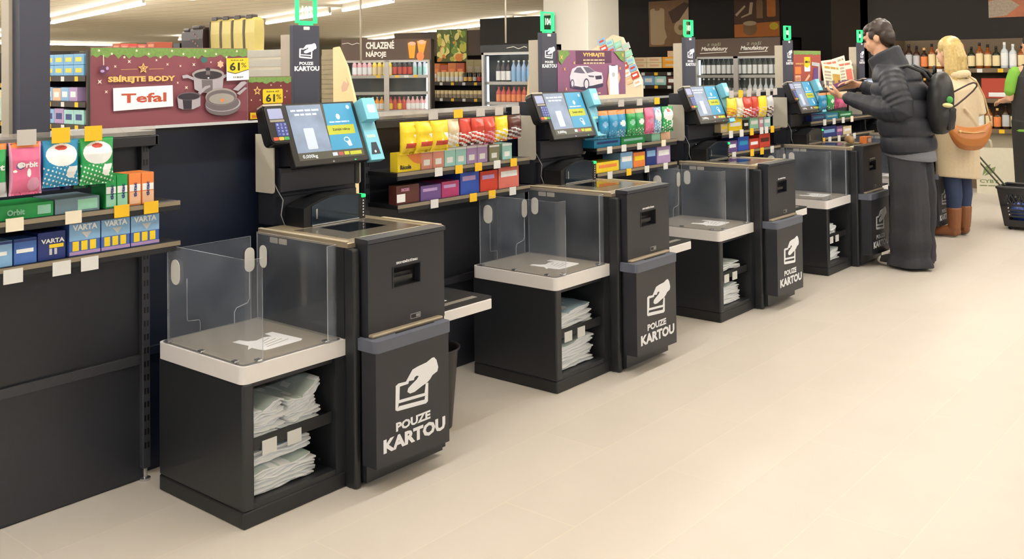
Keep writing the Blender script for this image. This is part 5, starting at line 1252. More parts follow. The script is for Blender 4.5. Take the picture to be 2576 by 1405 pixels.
# wall pictures
def wallpic(x0, z0, w, h, bg, label, draw):
    t = empty('wall_picture', (x0, 13.39, z0)); bm = B(); box(bm, 0, w, 0, 0.01, 0, h); ob('board', bm, bg, t)
    bm = B(); ms = []
    Mv = frame((0, -0.0005, 0), (1, 0, 0), (0, 0, 1))
    for k, (pts, m) in enumerate(draw):
        if m not in ms: ms.append(m)
        flat(bm, [(p * w, q * h) for p, q in pts], 0.001 + 0.0004 * k, Mv, ms.index(m), 0.0003)
    ob('print', bm, ms, t); return tag(t, label, 'picture')
PT, PB2, PR2 = mat('paper_tan_print', 'd0b48c', 0.6, 0, 0.06, 5), mat('wood_print', '96704a', 0.6, 0, 0.3, 8), mat('beer_print', 'd07a34', 0.6, 0, 0.15, 8)
PD2 = mat('dark_wood_print', '5a3c2a', 0.6, 0, 0.25, 8)
wallpic(-6.72, 1.86, 0.82, 0.82, PB2, 'wall picture of paper rolls', [([(0.5, 0.75), (0.9, 0.95), (1, 0.9), (1, 0.55), (0.6, 0.5)], PD2), (rrect(0.04, 0.40, 0.04, 0.84, 0.06), PT), ([(0.34, 0.05), (0.46, 0.2), (0.40, 0.4)], PT), (circ(0.22, 0.82, 0.07, 0.03), PB2), ([(0.72, 0.5), (1, 0.85), (1, 0.3), (0.82, 0.28)], PT), (circ(0.8, 0.40, 0.16, 0.16), PT), (circ(0.8, 0.40, 0.06, 0.06), PB2)])
wallpic(-5.02, 1.98, 0.82, 0.78, PD2, 'wall picture of beer glass, bottles and food', [([(0, 0), (1, 0), (1, 0.32), (0, 0.28)], PR2), ([(0.5, 0.4), (0.5, 0.75), (0.56, 0.9), (0.6, 0.9), (0.64, 0.75), (0.64, 0.4)], PB2), (rrect(0.73, 0.92, 0.42, 0.90, 0.04), PR2), (rrect(0.72, 0.93, 0.80, 0.95, 0.04), PT), ([(0.02, 0.5), (0.24, 0.7), (0.26, 0.66), (0.06, 0.46)], PT), ([(0.16, 0.42), (0.4, 0.5), (0.43, 0.75), (0.36, 0.75), (0.33, 0.52), (0.16, 0.45)], PT), (rrect(0.2, 0.5, 0.04, 0.34, 0.12), PB2), (circ(0.35, 0.30, 0.15, 0.05), PT), (circ(0.88, 0.22, 0.10, 0.08), C_YEL)])
t = empty('wall_picture', (-0.45, 11.19, 2.06)); bm = B(); box(bm, 0, 1.3, 0, 0.01, 0, 0.5); ob('board', bm, mat('meat_print', 'b06a4a', 0.6, 0, 0.4, 6), t); bm = B(); flat(bm, [(0, 0), (0.2, 0.02), (0.35, 0.14), (0.2, 0.25), (0.0, 0.2)], 0.001, frame((0, -0.0005, 0), (1, 0, 0), (0, 0, 1)), 0, 0.0005); ob('print', bm, NGRY, t); tag(t, 'reddish food picture at the upper right corner', 'picture')
# wine fridge
c = cooler(-4.47, -3.1, 11.0, 0.7, 1.90, 'wine_fridge', 'two-door bottle fridge with brown script fascia behind the third monitor', (1.03, 1.36), 0.26, FASC, 2, True, BLACK)
bm = B()
for a0 in (-0.55, 0.08):
    addtext(bm, 'z naší', a0 + 0.10, a0 + 0.32, 1.795, 1.845, 0.001, XZ0(0, -0.0205, 0), 0, 0.0, 0.2)
    addtext(bm, 'Manufaktury', a0, a0 + 0.42, 1.71, 1.785, 0.001, XZ0(0, -0.0205, 0), 1, 0.03, 0.25)
    flat(bm, [(a0 - 0.02, 1.685), (a0 + 0.42, 1.70), (a0 + 0.42, 1.708), (a0 - 0.02, 1.695)], 0.001, XZ0(0, -0.0205, 0), 1, 0.0005)
ob('lettering', bm, [mat('pale_green_print', 'a8b094', 0.6), PAPERW], c)
for k in range(15):
    x = -4.36 + 0.082 * k
    put_bottle(x, 11.10, 1.361, bottle('wine', 0.034, 0.30, G_DKG, C_GLD if k % 3 else C_WHT, P_WHT), 'white-labelled bottle on the upper shelf of the script-fascia fridge', 'white-labelled bottles in the script-fascia fridge')
    put_bottle(x, 11.10, 1.031, bottle('wine', 0.034, 0.29, G_DKG if k < 9 else G_CLR, C_WHT, P_SIL if k < 9 else P_WHT), 'dark bottle on the lower shelf of the script-fascia fridge' if k < 9 else 'clear bottle at the right of the lower shelf in the script-fascia fridge', 'lower bottles in the script-fascia fridge' + (' dark' if k < 9 else ' clear'))
# spirits shelving
SPW = mat('brown_shelf', '6b5a44', 0.6)
t = open_shelf(-1.45, 3.6, 10.7, 0.45, 1.80, (0.30, 0.72, 1.08, 1.44), 'long brown shelving full of spirit bottles at the back right', SPW)
bm = B(); box(bm, -2.5, 2.5, 0.1, 0.38, 0.10, 0.72); ob('drawer_base', bm, mat('greige_panel', 'a89e88', 0.5), t)
GS = 'spirit bottles on the back right shelving'
rs = random.Random(5)
kinds = [(G_AMB, C_BLK, L_CRM, 'amber spirit bottle with cream label'), (G_BRN, C_GLD, P_ORG, 'brown spirit bottle with orange label'), (G_BRN, C_BLK, P_SIL, 'dark spirit bottle with grey label'), (G_DKG, C_BLK, L_CRM, 'green-black spirit bottle with cream label'), (G_CLR, C_WHT, P_WHT, 'clear spirit bottle with white label'), (G_AMB, C_RED, P_WHT, 'amber spirit bottle with red cap')]
for z, hh, lab in ((1.441, 0.29, 'on the top shelf'), (1.081, 0.27, 'on the second shelf'), (0.721, 0.27, 'on the third shelf')):
    for k in range(24):
        x = -1.38 + 0.092 * k
        q = (2, 2, 2, 1, 0, 0, 3, 0, 5, 3, 0, 0, 3, 4, 4, 0, 0, 5, 1, 0, 0, 2, 4, 0)[k] if z > 1.4 else (k * 7 + int(z * 10)) % 6
        if 0.9 < z < 1.2 and 10 <= k <= 14: continue
        gg, cp, lb, nm = kinds[q]
        put_bottle(x, 10.78, z, bottle('spirit', 0.042, hh * (0.9 + 0.08 * ((k * 5) % 3)), gg, cp, lb), nm + ' ' + lab + ' at the back right', GS + ' ' + nm + ' ' + lab)
bm = B(); box(bm, -0.2, 0.2, 0, 0.15, 0, 0.24, 0.004); o = ob('gift_box', bm, mat('red_gift_box', 'a83a24', 0.5), None, False, (-0.24, 10.75, 1.081)); bm = B(); box(bm, -0.12, 0.12, -0.002, 0.001, 0.02, 0.07); ob('print', bm, P_WHT, o); tag(o, 'red gift box on the second spirits shelf, right of the cream coat', 'box')
# ---------------------------------------------------------------- people and what they carry
def rot_to(d):
    return Vector((0, 0, 1)).rotation_difference(Vector(d).normalized()).to_matrix().to_4x4()
def add_ell(bm, c, r, M=None, n=14):
    res = bmesh.ops.create_uvsphere(bm, u_segments=n, v_segments=n // 2 + 2, radius=1)
    for v in res['verts']:
        p = Vector((v.co.x * r[0], v.co.y * r[1], v.co.z * r[2]))
        v.co = (M @ p if M is not None else p) + Vector(c)
def limb(bm, pts, rs, n=12, squash=None):
    """tapered closed limb with round ends"""
    P = [Vector(p) for p in pts]
    d0 = (P[0] - P[1]).normalized(); d1 = (P[-1] - P[-2]).normalized()
    Q = [P[0] + d0 * rs[0] * 0.8] + P + [P[-1] + d1 * rs[-1] * 0.8]
    rr = [rs[0] * 0.45] + list(rs) + [rs[-1] * 0.45]
    tube(bm, Q, rr, n)
def organic(name, build, m, voxel, parent=None, smooth=6, extra=None):
    bm = B(); build(bm)
    me = bpy.data.meshes.new(name); bm.to_mesh(me); bm.free()
    o = bpy.data.objects.new(name, me); COL.objects.link(o)
    md = o.modifiers.new('r', 'REMESH'); md.mode = 'VOXEL'; md.voxel_size = voxel; md.use_smooth_shade = True
    if smooth:
        sm = o.modifiers.new('s', 'SMOOTH'); sm.factor = 0.5; sm.iterations = smooth
    bpy.context.view_layer.update()
    m2 = bpy.data.meshes.new_from_object(o.evaluated_get(bpy.context.evaluated_depsgraph_get()))
    o.modifiers.clear(); o.data = m2; m2.name = name
    bpy.data.meshes.remove(me)
    m2.materials.clear()
    for q in (m if isinstance(m, (list, tuple)) else [m]): m2.materials.append(q)
    for p in m2.polygons:
        p.use_smooth = True
        p.material_index = 0
    if extra: extra(m2)
    if parent is not None: o.parent = parent
    return o
SKIN = mat('skin', 'c99a7c', 0.5, 0, 0.06, 30); SKIN2 = mat('skin_fair', 'd4a68a', 0.5, 0, 0.06, 30)
HAIRD = mat('dark_brown_hair', '2e211b', 0.45, 0, 0.35, 60); HAIRB = mat('blonde_hair', 'b39a5e', 0.4, 0, 0.35, 50)
JACK = mat('black_puffer_nylon', '20232c', 0.6, 0, 0.12, 30); TROU = mat('charcoal_denim', '303036', 0.85, 0, 0.18, 60)
GREYT = mat('grey_jersey', '6f7078', 0.8); SHOEK = mat('black_canvas', '1e1c1c', 0.7); SHOEW = mat('white_rubber', 'd8cfc4', 0.5)
PACK = mat('black_backpack_nylon', '1c1c1e', 0.5, 0, 0.15, 40)
COAT = mat('cream_wool', 'cdbb9c', 0.9, 0, 0.08, 60, bump=0.2); JEAN = mat('blue_denim', '2a3858', 0.8, 0, 0.2, 80); BOOT = mat('tan_leather_boot', '83502e', 0.4, 0, 0.12, 25); SOLE = mat('boot_sole', '6e4426', 0.7)
TANB = mat('cognac_leather', 'a8682e', 0.32, 0, 0.08, 20); BROWNST = mat('dark_brown_leather', '3a241a', 0.5)

def hand(bm, wrist, dirv, palm_n, side, curl=0.5, s=1.0):
    """palm, four bent fingers of different length and a thumb from the side of the palm"""
    d = Vector(dirv).normalized(); nrm = Vector(palm_n).normalized(); nrm = (nrm - d * nrm.dot(d)).normalized()
    w = d.cross(nrm) * side
    W = Vector(wrist)
    limb(bm, [W - d * 0.02, W + d * 0.02], [0.024, 0.026])
    for k in range(4):
        off = (-0.030 + 0.020 * k) * s
        a = W + d * 0.02 + w * off * 0.7
        b = W + d * 0.085 * s + w * off
        limb(bm, [a, b], [0.017, 0.0135], 8)
        L = (0.034, 0.042, 0.046, 0.040)[3 - k] * s
        dd = d.copy(); p = b; pts = [b]
        for j in range(3):
            dd = (dd + nrm * curl * (0.5 + 0.25 * j)).normalized()
            p = p + dd * L * (1.0, 0.75, 0.6)[j]
            pts.append(p)
        limb(bm, pts, [0.0105, 0.0095, 0.0088, 0.0075], 8)
    t0 = W + d * 0.03 + w * 0.030
    t1 = t0 + (d * 0.6 + w * 0.8 + nrm * 0.35).normalized() * 0.038
    t2 = t1 + (d * 0.9 + nrm * 0.5).normalized() * 0.030
    t3 = t2 + (d * 0.9 + nrm * 0.6 - w * 0.2).normalized() * 0.024
    limb(bm, [t0 - w * 0.015, t0, t1, t2, t3], [0.015, 0.015, 0.0125, 0.011, 0.009], 8)
def head_parts(bm, c, tilt, wd=1.0):
    """head whose face looks along local -X, tilted down"""
    M = Matrix.Translation(c) @ Matrix.Rotation(tilt, 4, 'Y')
    E = lambda p, r: add_ell(bm, M @ Vector(p), r, M.to_3x3().to_4x4(), 18)
    E((0.012, 0, 0.03), (0.098, 0.077 * wd, 0.098)); E((-0.035, 0, -0.025), (0.066, 0.064 * wd, 0.09)); E((-0.055, 0, -0.085), (0.035, 0.036 * wd, 0.030))
    E((-0.082, 0, 0.035), (0.018, 0.05, 0.022))
    tube(bm, [M @ Vector((-0.092, 0, 0.022)), M @ Vector((-0.112, 0, -0.022)), M @ Vector((-0.100, 0, -0.034))], [0.007, 0.013, 0.012], 8)
    E((-0.093, 0, -0.052), (0.012, 0.024, 0.006)); E((-0.091, 0, -0.063), (0.012, 0.020, 0.007))
    for s in (-1, 1):
        E((0.012, s * 0.079 * wd, -0.005), (0.022, 0.009, 0.033)); E((-0.062, s * 0.042, -0.02), (0.022, 0.018, 0.025))
    return M
def face_bits(par, M, eye_m, lip_m, brow_m):
    for s in (-1, 1):
        bm = B(); add_ell(bm, M @ Vector((-0.083, s * 0.031, 0.008)), (0.012, 0.013, 0.008), M.to_3x3().to_4x4(), 10); ob('eye', bm, eye_m, par, True)
        bm = B(); tube(bm, [M @ Vector((-0.098, s * 0.014, 0.026)), M @ Vector((-0.097, s * 0.034, 0.031)), M @ Vector((-0.086, s * 0.052, 0.024))], 0.004, 6); ob('eyebrow', bm, brow_m, par, True)
    bm = B(); add_ell(bm, M @ Vector((-0.1005, 0, -0.057)), (0.006, 0.021, 0.006), M.to_3x3().to_4x4(), 10); ob('mouth', bm, lip_m, par, True)
EYEM = mat('eye_dark', '2a2018', 0.2); LIPM = mat('lips', 'a86a5c', 0.5)

# the person in a puffer jacket; local forward is -X
MP = (0.315, 5.645, 0)
HC = Vector((-0.185, 0, 1.705))
def man_body(bm):
    global MH
    MH = head_parts(bm, HC, -0.35)
    limb(bm, [(-0.10, 0, 1.46), (-0.15, 0, 1.56), (-0.175, 0, 1.64)], [0.07, 0.06, 0.058])
    limb(bm, [(0.02, 0, 0.95), (-0.02, 0, 1.15), (-0.06, 0, 1.36), (-0.08, 0, 1.44)], [0.13, 0.125, 0.14, 0.10], 16)
    for s in (-1, 1):
        limb(bm, [(-0.06, s * 0.08, 1.42), (-0.04, s * 0.19, 1.42)], [0.07, 0.055])
        limb(bm, [(0.03, s * 0.09, 0.93), (0.05, s * 0.10, 0.5), (0.02, s * 0.11, 0.07)], [0.085, 0.06, 0.04])
        limb(bm, [(0.01, s * 0.11, 0.05), (-0.06, s * 0.115, 0.045), (-0.11, s * 0.115, 0.04)], [0.035, 0.035, 0.03])
    limb(bm, [(-0.03, -0.20, 1.42), (0.09, -0.265, 1.18), (-0.40, -0.125, 1.262)], [0.05, 0.042, 0.028])
    limb(bm, [(-0.05, 0.20, 1.42), (0.03, 0.275, 1.17), (-0.385, 0.155, 1.35)], [0.05, 0.042, 0.028])
    hand(bm, (-0.42, -0.12, 1.265), (-1, 0.25, 0.25), (0.2, 0.6, 0.9), -1, 0.45)
    hand(bm, (-0.40, 0.148, 1.352), (-1, -0.45, -0.05), (-0.1, -0.7, -0.6), 1, 0.5)
man = organic('person', man_body, SKIN, 0.0055, None, 3)
man.location = MP
tag(man, 'person in a black puffer jacket and wide charcoal trousers tapping at the fourth checkout', 'person')
face_bits(man, MH, EYEM, LIPM, HAIRD)
def man_hair(bm):
    M = MH
    E = lambda p, r: add_ell(bm, M @ Vector(p), r, M.to_3x3().to_4x4(), 18)
    E((0.035, 0, 0.055), (0.098, 0.088, 0.088)); E((0.065, 0, 0.0), (0.066, 0.080, 0.085)); E((0.0, 0, 0.09), (0.085, 0.074, 0.046)); E((-0.062, 0.01, 0.066), (0.036, 0.062, 0.030)); E((0.075, 0, -0.045), (0.038, 0.06, 0.05))
    rr = random.Random(2)
    for k in range(26):
        a, b_ = rr.uniform(-1.9, 1.9), rr.uniform(0.2, 1.3)
        p = M @ Vector((0.03 + 0.092 * math.cos(a) * math.cos(b_), 0.08 * math.sin(a) * math.cos(b_), 0.06 + 0.082 * math.sin(b_)))
        q = p + (M.to_3x3() @ Vector((-0.016 - 0.02 * rr.random(), 0.01 * rr.uniform(-1, 1), -0.008)))
        limb(bm, [p, q], [0.014, 0.006], 6)
    for s in (-1, 1): E((-0.005, s * 0.074, 0.03), (0.035, 0.012, 0.04))
organic('hair', man_hair, HAIRD, 0.006, man, 2)
def man_jacket(bm):
    rings = []
    n = 28
    zs = [0.835 + 0.0135 * k for k in range(50)]
    for z in zs:
        t = (z - 0.835) / 0.66
        cx = 0.035 - 0.10 * t ** 1.3
        q = ((z - 0.835) % 0.135) / 0.135
        puff = 0.024 * math.sin(math.pi * q) ** 0.5
        rx = 0.168 + 0.012 * math.sin(math.pi * t) + puff - (0.05 * max(0, t - 0.75) / 0.25 if t > 0.75 else 0)
        ry = 0.232 - 0.012 * math.cos(math.pi * t) + puff - (0.10 * ((t - 0.8) / 0.2) ** 1.5 if t > 0.8 else 0)
        if t < 0.03: rx -= 0.02; ry -= 0.02
        rings.append([(cx + rx * math.cos(2 * math.pi * k / n), ry * math.sin(2 * math.pi * k / n), z + 0.01 * math.cos(2 * math.pi * k / n) * (1 - t)) for k in range(n)])
    loft(bm, rings)
    def sleeve(P, R):
        pts, rs = [], []
        P = [Vector(p) for p in P]
        for a, b, r0, r1 in zip(P[:-1], P[1:], R[:-1], R[1:]):
            for j in range(9):
                f = j / 9
                pts.append(a.lerp(b, f)); rs.append((r0 + (r1 - r0) * f) * (1 + 0.05 * math.sin(j * 2.1)))
        pts.append(P[-1]); rs.append(R[-1])
        limb(bm, pts, rs, 16)
    sleeve([(-0.03, -0.165, 1.415), (0.02, -0.25, 1.30), (0.075, -0.27, 1.185), (-0.06, -0.245, 1.175), (-0.375, -0.135, 1.255)], [0.098, 0.098, 0.092, 0.085, 0.050])
    sleeve([(-0.05, 0.165, 1.415), (-0.01, 0.25, 1.30), (0.03, 0.275, 1.185), (-0.08, 0.25, 1.20), (-0.355, 0.165, 1.335)], [0.098, 0.098, 0.092, 0.085, 0.050])
    # stand-up collar
    n = 24
    R1 = []
    for z, r in ((1.43, 0.14), (1.48, 0.125), (1.53, 0.117), (1.585, 0.118), (1.60, 0.108), (1.585, 0.094), (1.50, 0.08), (1.43, 0.085)):
        R1.append([(-0.075 - (z - 1.43) * 0.42 + r * 1.02 * math.cos(2 * math.pi * k / n), r * 0.92 * math.sin(2 * math.pi * k / n), z + 0.055 * math.cos(2 * math.pi * k / n) * (z > 1.45)) for k in range(n)])
    loft(bm, R1, False)
    a, b = R1[-1], R1[0]
organic('jacket', man_jacket, JACK, 0.007, man, 0)
def trousers(bm, hems):
    limb(bm, [(0.03, 0, 0.98), (0.03, 0, 0.86)], [0.155, 0.165], 20)
    for (s, hx, hy) in hems:
        pts, rs = [], []
        A, K, H = Vector((0.03, s * 0.085, 0.90)), Vector((0.055, s * 0.105, 0.5)), Vector((hx, hy, 0.022))
        rings = []
        n = 24
        for j in range(26):
            f = j / 25
            c = A.lerp(K, f * 2) if f < 0.5 else K.lerp(H, (f - 0.5) * 2)
            r = 0.128 + 0.012 * f
            crease = 0.008 * math.sin(28 * f + 2 * s) * (1 if f > 0.75 else 0.3)
            if f > 0.94: r += 0.012
            rings.append([(c.x + (r * 1.02 + crease + (0.005 + 0.008 * f) * math.sin(5 * th + 3 * f + s)) * math.cos(th), c.y + (r * 0.84 + crease + (0.005 + 0.008 * f) * math.sin(5 * th + 3 * f + s)) * math.sin(th), c.z) for th in [2 * math.pi * k / n for k in range(n)]])
        loft(bm, rings)
organic('trousers', lambda bm: trousers(bm, ((-1, 0.06, -0.11), (1, 0.03, 0.105))), TROU, 0.008, man, 1)
bm = B()
for z0 in (0,): loft(bm, [[(0.04 + r * math.cos(2 * math.pi * k / 24), r * 1.15 * math.sin(2 * math.pi * k / 24), z - 0.025 * math.cos(2 * math.pi * k / 24)) for k in range(24)] for z, r in ((0.90, 0.172), (0.845, 0.178), (0.815, 0.182), (0.81, 0.176), (0.85, 0.168))], False)
ob('shirt_hem', bm, GREYT, man, True)
for s in (-1, 1):
    def shoe(bm, s=s):
        y = s * 0.115
        limb(bm, [(0.05, y, 0.055), (-0.04, y, 0.055), (-0.11, y, 0.048), (-0.155, y, 0.043)], [0.045, 0.045, 0.042, 0.030], 14)
        add_ell(bm, (-0.02, y, 0.09), (0.06, 0.042, 0.05))
    def toe(me, s=s):
        for p in me.polygons:
            c = p.center
            p.material_index = 1 if (c.z < 0.032 or c.x < -0.150) else 0
    organic('shoe', shoe, [SHOEK, SHOEW], 0.006, man, 2, toe)
# phone and card in hands
bm = B(); box(bm, -0.05, 0.05, -0.032, 0.032, -0.004, 0.004, 0.003); box(bm, -0.046, 0.046, -0.029, 0.029, 0.0041, 0.0045, 0, None, 1)
o = ob('mobile_phone', bm, [BLACK, mat('violet_card', '5a2a5c', 0.4)], None, False, (MP[0] - 0.515, MP[1] + 0.075, 1.352)); o.rotation_euler = (0.5, -0.35, 0.6)
tag(o, 'dark mobile phone held in the raised hand of the person in a puffer jacket', 'phone')
# backpack
t = organic('backpack', lambda bm: (add_ell(bm, (0, 0, 0.22), (0.105, 0.165, 0.235), None, 20), add_ell(bm, (0.03, 0, 0.12), (0.10, 0.15, 0.13), None, 18), add_ell(bm, (-0.02, 0, 0.33), (0.08, 0.15, 0.12), None, 18)), PACK, 0.010, None, 2)
t.scale = (0.9, 0.85, 1.0); t.location = (MP[0] + 0.235, MP[1] + 0.01, 1.00); t.rotation_euler = (0, 0.10, 0.1)
tag(t, 'black backpack with green pompom worn by the person in a puffer jacket', 'backpack')
for s in (-1, 1):
    bm = B(); tube(bm, [(-0.075, s * 0.09, 0.38), (-0.13, s * 0.11, 0.44), (-0.25, s * 0.13, 0.475), (-0.38, s * 0.15, 0.44), (-0.455, s * 0.16, 0.33)], 0.013, 8); ob('shoulder_strap', bm, PACK, t, True)
bm = B(); add_ell(bm, (0.085, -0.10, 0.255), (0.028, 0.028, 0.026)); ob('pompom', bm, mat('green_pompom', '4a9a4c', 0.8, 0, 0.2, 40), t, True)
bm = B(); add_ell(bm, (0.075, -0.12, 0.215), (0.045, 0.04, 0.017)); ob('charm', bm, mat('cream_charm', 'd8cf94', 0.7), t, True)
bm = B(); tube(bm, [(0.07, 0.08, 0.30), (0.12, 0.14, 0.335), (0.17, 0.20, 0.37), (0.20, 0.235, 0.385), (0.222, 0.26, 0.38), (0.225, 0.265, 0.36), (0.205, 0.245, 0.325), (0.16, 0.19, 0.27), (0.11, 0.13, 0.215), (0.07, 0.08, 0.18)], 0.007, 8); ob('loose_strap', bm, BROWNST, t, True)

# the person in the cream coat
WP = (0.245, 7.19, 0); WR = math.radians(-25)
WHC = Vector((-0.06, 0, 1.60))
def wo_body(bm):
    global WH
    WH = head_parts(bm, WHC, -0.15, 0.95)
    limb(bm, [(0.0, 0, 1.36), (-0.02, 0, 1.45), (-0.045, 0, 1.53)], [0.055, 0.05, 0.05])
    limb(bm, [(0.0, 0, 0.9), (0, 0, 1.1), (0.0, 0, 1.28), (0.0, 0, 1.36)], [0.13, 0.11, 0.12, 0.08], 16)
    for s in (-1, 1):
        limb(bm, [(0, s * 0.06, 1.36), (0, s * 0.155, 1.35)], [0.05, 0.045])
        limb(bm, [(0.0, s * 0.085, 0.9), (0.01 - 0.02 * s, s * 0.085, 0.48), (0.02 - 0.02 * s, s * 0.085, 0.08)], [0.09, 0.055, 0.038])
        limb(bm, [(0.02, s * 0.175, 1.33), (0.06, s * 0.205, 1.07), (-0.22, s * 0.15, 1.05)], [0.045, 0.038, 0.026])
        hand(bm, (-0.24, s * 0.145, 1.05), (-1, -0.3 * s, 0.05), (0, -s, 0.1), s, 0.4, 0.92)
wo = organic('person', wo_body, SKIN2, 0.006, None, 3)
wo.location = WP; wo.rotation_euler = (0, 0, WR)
tag(wo, 'person with long blonde hair in a cream coat, jeans and tan boots', 'person')
face_bits(wo, WH, EYEM, LIPM, HAIRB)
def wo_hair(bm):
    M = WH
    E = lambda p, r: add_ell(bm, M @ Vector(p), r, M.to_3x3().to_4x4(), 18)
    E((0.03, 0, 0.055), (0.105, 0.095, 0.095)); E((0.07, 0, -0.02), (0.07, 0.10, 0.12)); E((0.075, -0.01, -0.12), (0.055, 0.105, 0.13))
    rr = random.Random(4)
    for k in range(46):
        a = -1.35 + 2.7 * k / 45
        y = 0.098 * math.sin(a); x = 0.03 + 0.10 * math.cos(a)
        L = -0.24 - 0.09 * rr.random() + (0.10 if y > 0.04 else 0) - (0.06 if y < -0.05 else 0)
        limb(bm, [M @ Vector((x * 0.7, y * 0.75, 0.11)), M @ Vector((x, y, 0.05)), M @ Vector((x + 0.012 + 0.012 * rr.uniform(-1, 1), y * 1.10, -0.06)), M @ Vector((x + 0.004 + 0.016 * rr.uniform(-1, 1), y * 1.15 - 0.01, -0.16)), M @ Vector((x - 0.015, y * 1.05 - 0.02, L))], [0.013, 0.013, 0.012, 0.011, 0.006], 6)
organic('hair', wo_hair, HAIRB, 0.005, wo, 0)
def wo_coat(bm):  # knee-length coat
    rings = []; n = 28
    for k in range(46):
        z = 0.51 + 0.0192 * k
        t = k / 45
        rx = 0.165 - 0.02 * t + 0.012 * math.sin(3 * t)
        ry = 0.205 - 0.012 * math.sin(math.pi * t) - (0.095 * ((t - 0.86) / 0.14) ** 1.6 if t > 0.86 else 0)
        if t > 0.9: rx -= 0.06 * (t - 0.9) / 0.1
        rings.append([(0.02 + (rx + 0.006 * math.sin(4 * th + 6 * t)) * math.cos(th), (ry + 0.006 * math.sin(3 * th + 4 * t)) * math.sin(th), z - (0.02 * math.sin(th) if k == 0 else 0)) for th in [2 * math.pi * q / n for q in range(n)]])
    loft(bm, rings)
    for s in (-1, 1):
        limb(bm, [(0.02, s * 0.14, 1.335), (0.035, s * 0.195, 1.22), (0.06, s * 0.215, 1.09), (-0.04, s * 0.205, 1.06), (-0.22, s * 0.15, 1.055)], [0.08, 0.08, 0.075, 0.07, 0.052], 16)
        limb(bm, [(0.03, s * 0.10, 1.37), (0.01, s * 0.16, 1.335)], [0.05, 0.06], 12)
    limb(bm, [(0.19, -0.10, 1.12), (0.175, 0.0, 1.03), (0.175, 0.10, 0.93), (0.165, 0.16, 0.86)], [0.012, 0.02, 0.02, 0.012], 8)
organic('coat', wo_coat, COAT, 0.009, wo, 2)
def collar(bm):
    rr = random.Random(6)
    for k in range(26):
        a = 2 * math.pi * k / 26
        add_ell(bm, (0.015 + 0.098 * math.cos(a), 0.095 * math.sin(a), 1.40 + 0.012 * math.cos(a) + 0.006 * rr.random()), (0.032, 0.032, 0.036), None, 8)
organic('collar', collar, mat('cream_fleece', 'd2c19c', 0.95, 0, 0.12, 80, bump=0.4), 0.008, wo, 0)
organic('jeans', lambda bm: [limb(bm, [(0.01, s * 0.085, 0.85), (0.015 - 0.02 * s, s * 0.087, 0.50), (0.03 - 0.02 * s, s * 0.086, 0.36), (0.02 - 0.02 * s, s * 0.085, 0.21)], [0.10, 0.074, 0.068, 0.055], 16) for s in (-1, 1)], JEAN, 0.008, wo, 2)
for s, ang in ((-1, 0.45), (1, -0.55)):
    c = Vector((0.025 - 0.02 * s, s * 0.085, 0))
    d = Vector((-math.cos(ang), -math.sin(ang), 0))
    def boot(bm, c=c, d=d):
        limb(bm, [c + Vector((0, 0, 0.25)), c + Vector((0, 0, 0.16)), c + Vector((0, 0, 0.075))], [0.064, 0.058, 0.050], 14)
        limb(bm, [c - d * 0.012 + Vector((0, 0, 0.052)), c + d * 0.05 + Vector((0, 0, 0.056)), c + d * 0.14 + Vector((0, 0, 0.046)), c + d * 0.185 + Vector((0, 0, 0.038))], [0.046, 0.047, 0.040, 0.027], 14)
    def solem(me):
        for p in me.polygons: p.material_index = 1 if p.center.z < 0.018 else 0
    organic('boot', boot, [BOOT, SOLE], 0.006, wo, 2, solem)
# her half-moon bag
def to_w(p): return Matrix.Rotation(WR, 3, 'Z') @ Vector(p) + Vector(WP)
def bag(bm):
    rings = []; n = 10
    for k in range(17):
        f = k / 16; a = -1 + 2 * f
        y = 0.185 * a
        top = 0.25 - 0.045 * (1 - a * a)
        bot = 0.0 + 0.15 * abs(a) ** 3
        dp = 0.046 * (1 - abs(a) ** 2.2) + 0.012
        cz, hz = (top + bot) / 2, max(0.02, (top - bot) / 2)
        rings.append([(dp * math.cos(2 * math.pi * q / n) * (1.15 - 0.25 * math.sin(2 * math.pi * q / n)), y, cz + hz * math.sin(2 * math.pi * q / n)) for q in range(n)])
    loft(bm, rings)
hb = organic('handbag', bag, TANB, 0.006, None, 2)
hb.location = to_w((0.265, -0.13, 0.765)); hb.rotation_euler = (0, 0, math.radians(-47))
tag(hb, 'tan leather half-moon handbag hanging at the back of the cream coat', 'handbag')
bm = B(); tube(bm, [(0.0, 0.18, 0.25), (-0.03, 0.17, 0.36), (-0.06, 0.16, 0.46), (-0.11, 0.13, 0.575), (-0.19, 0.09, 0.64), (-0.27, 0.05, 0.60)], 0.007, 8); ob('strap', bm, mat('beige_strap', 'a88a5c', 0.6), hb, True)
bm = B(); tube(bm, [(0.052, -0.10, 0.165), (0.055, 0.0, 0.155), (0.05, 0.11, 0.165)], 0.004, 6); lathe(bm, [(0.012, -0.003), (0.012, 0.003)], n=10, M=frame((0.056, -0.115, 0.168), (0, 1, 0), (0, 0, 1))); ob('zip', bm, mat('gold_zip', 'd8b878', 0.3, 0.7), hb, True)
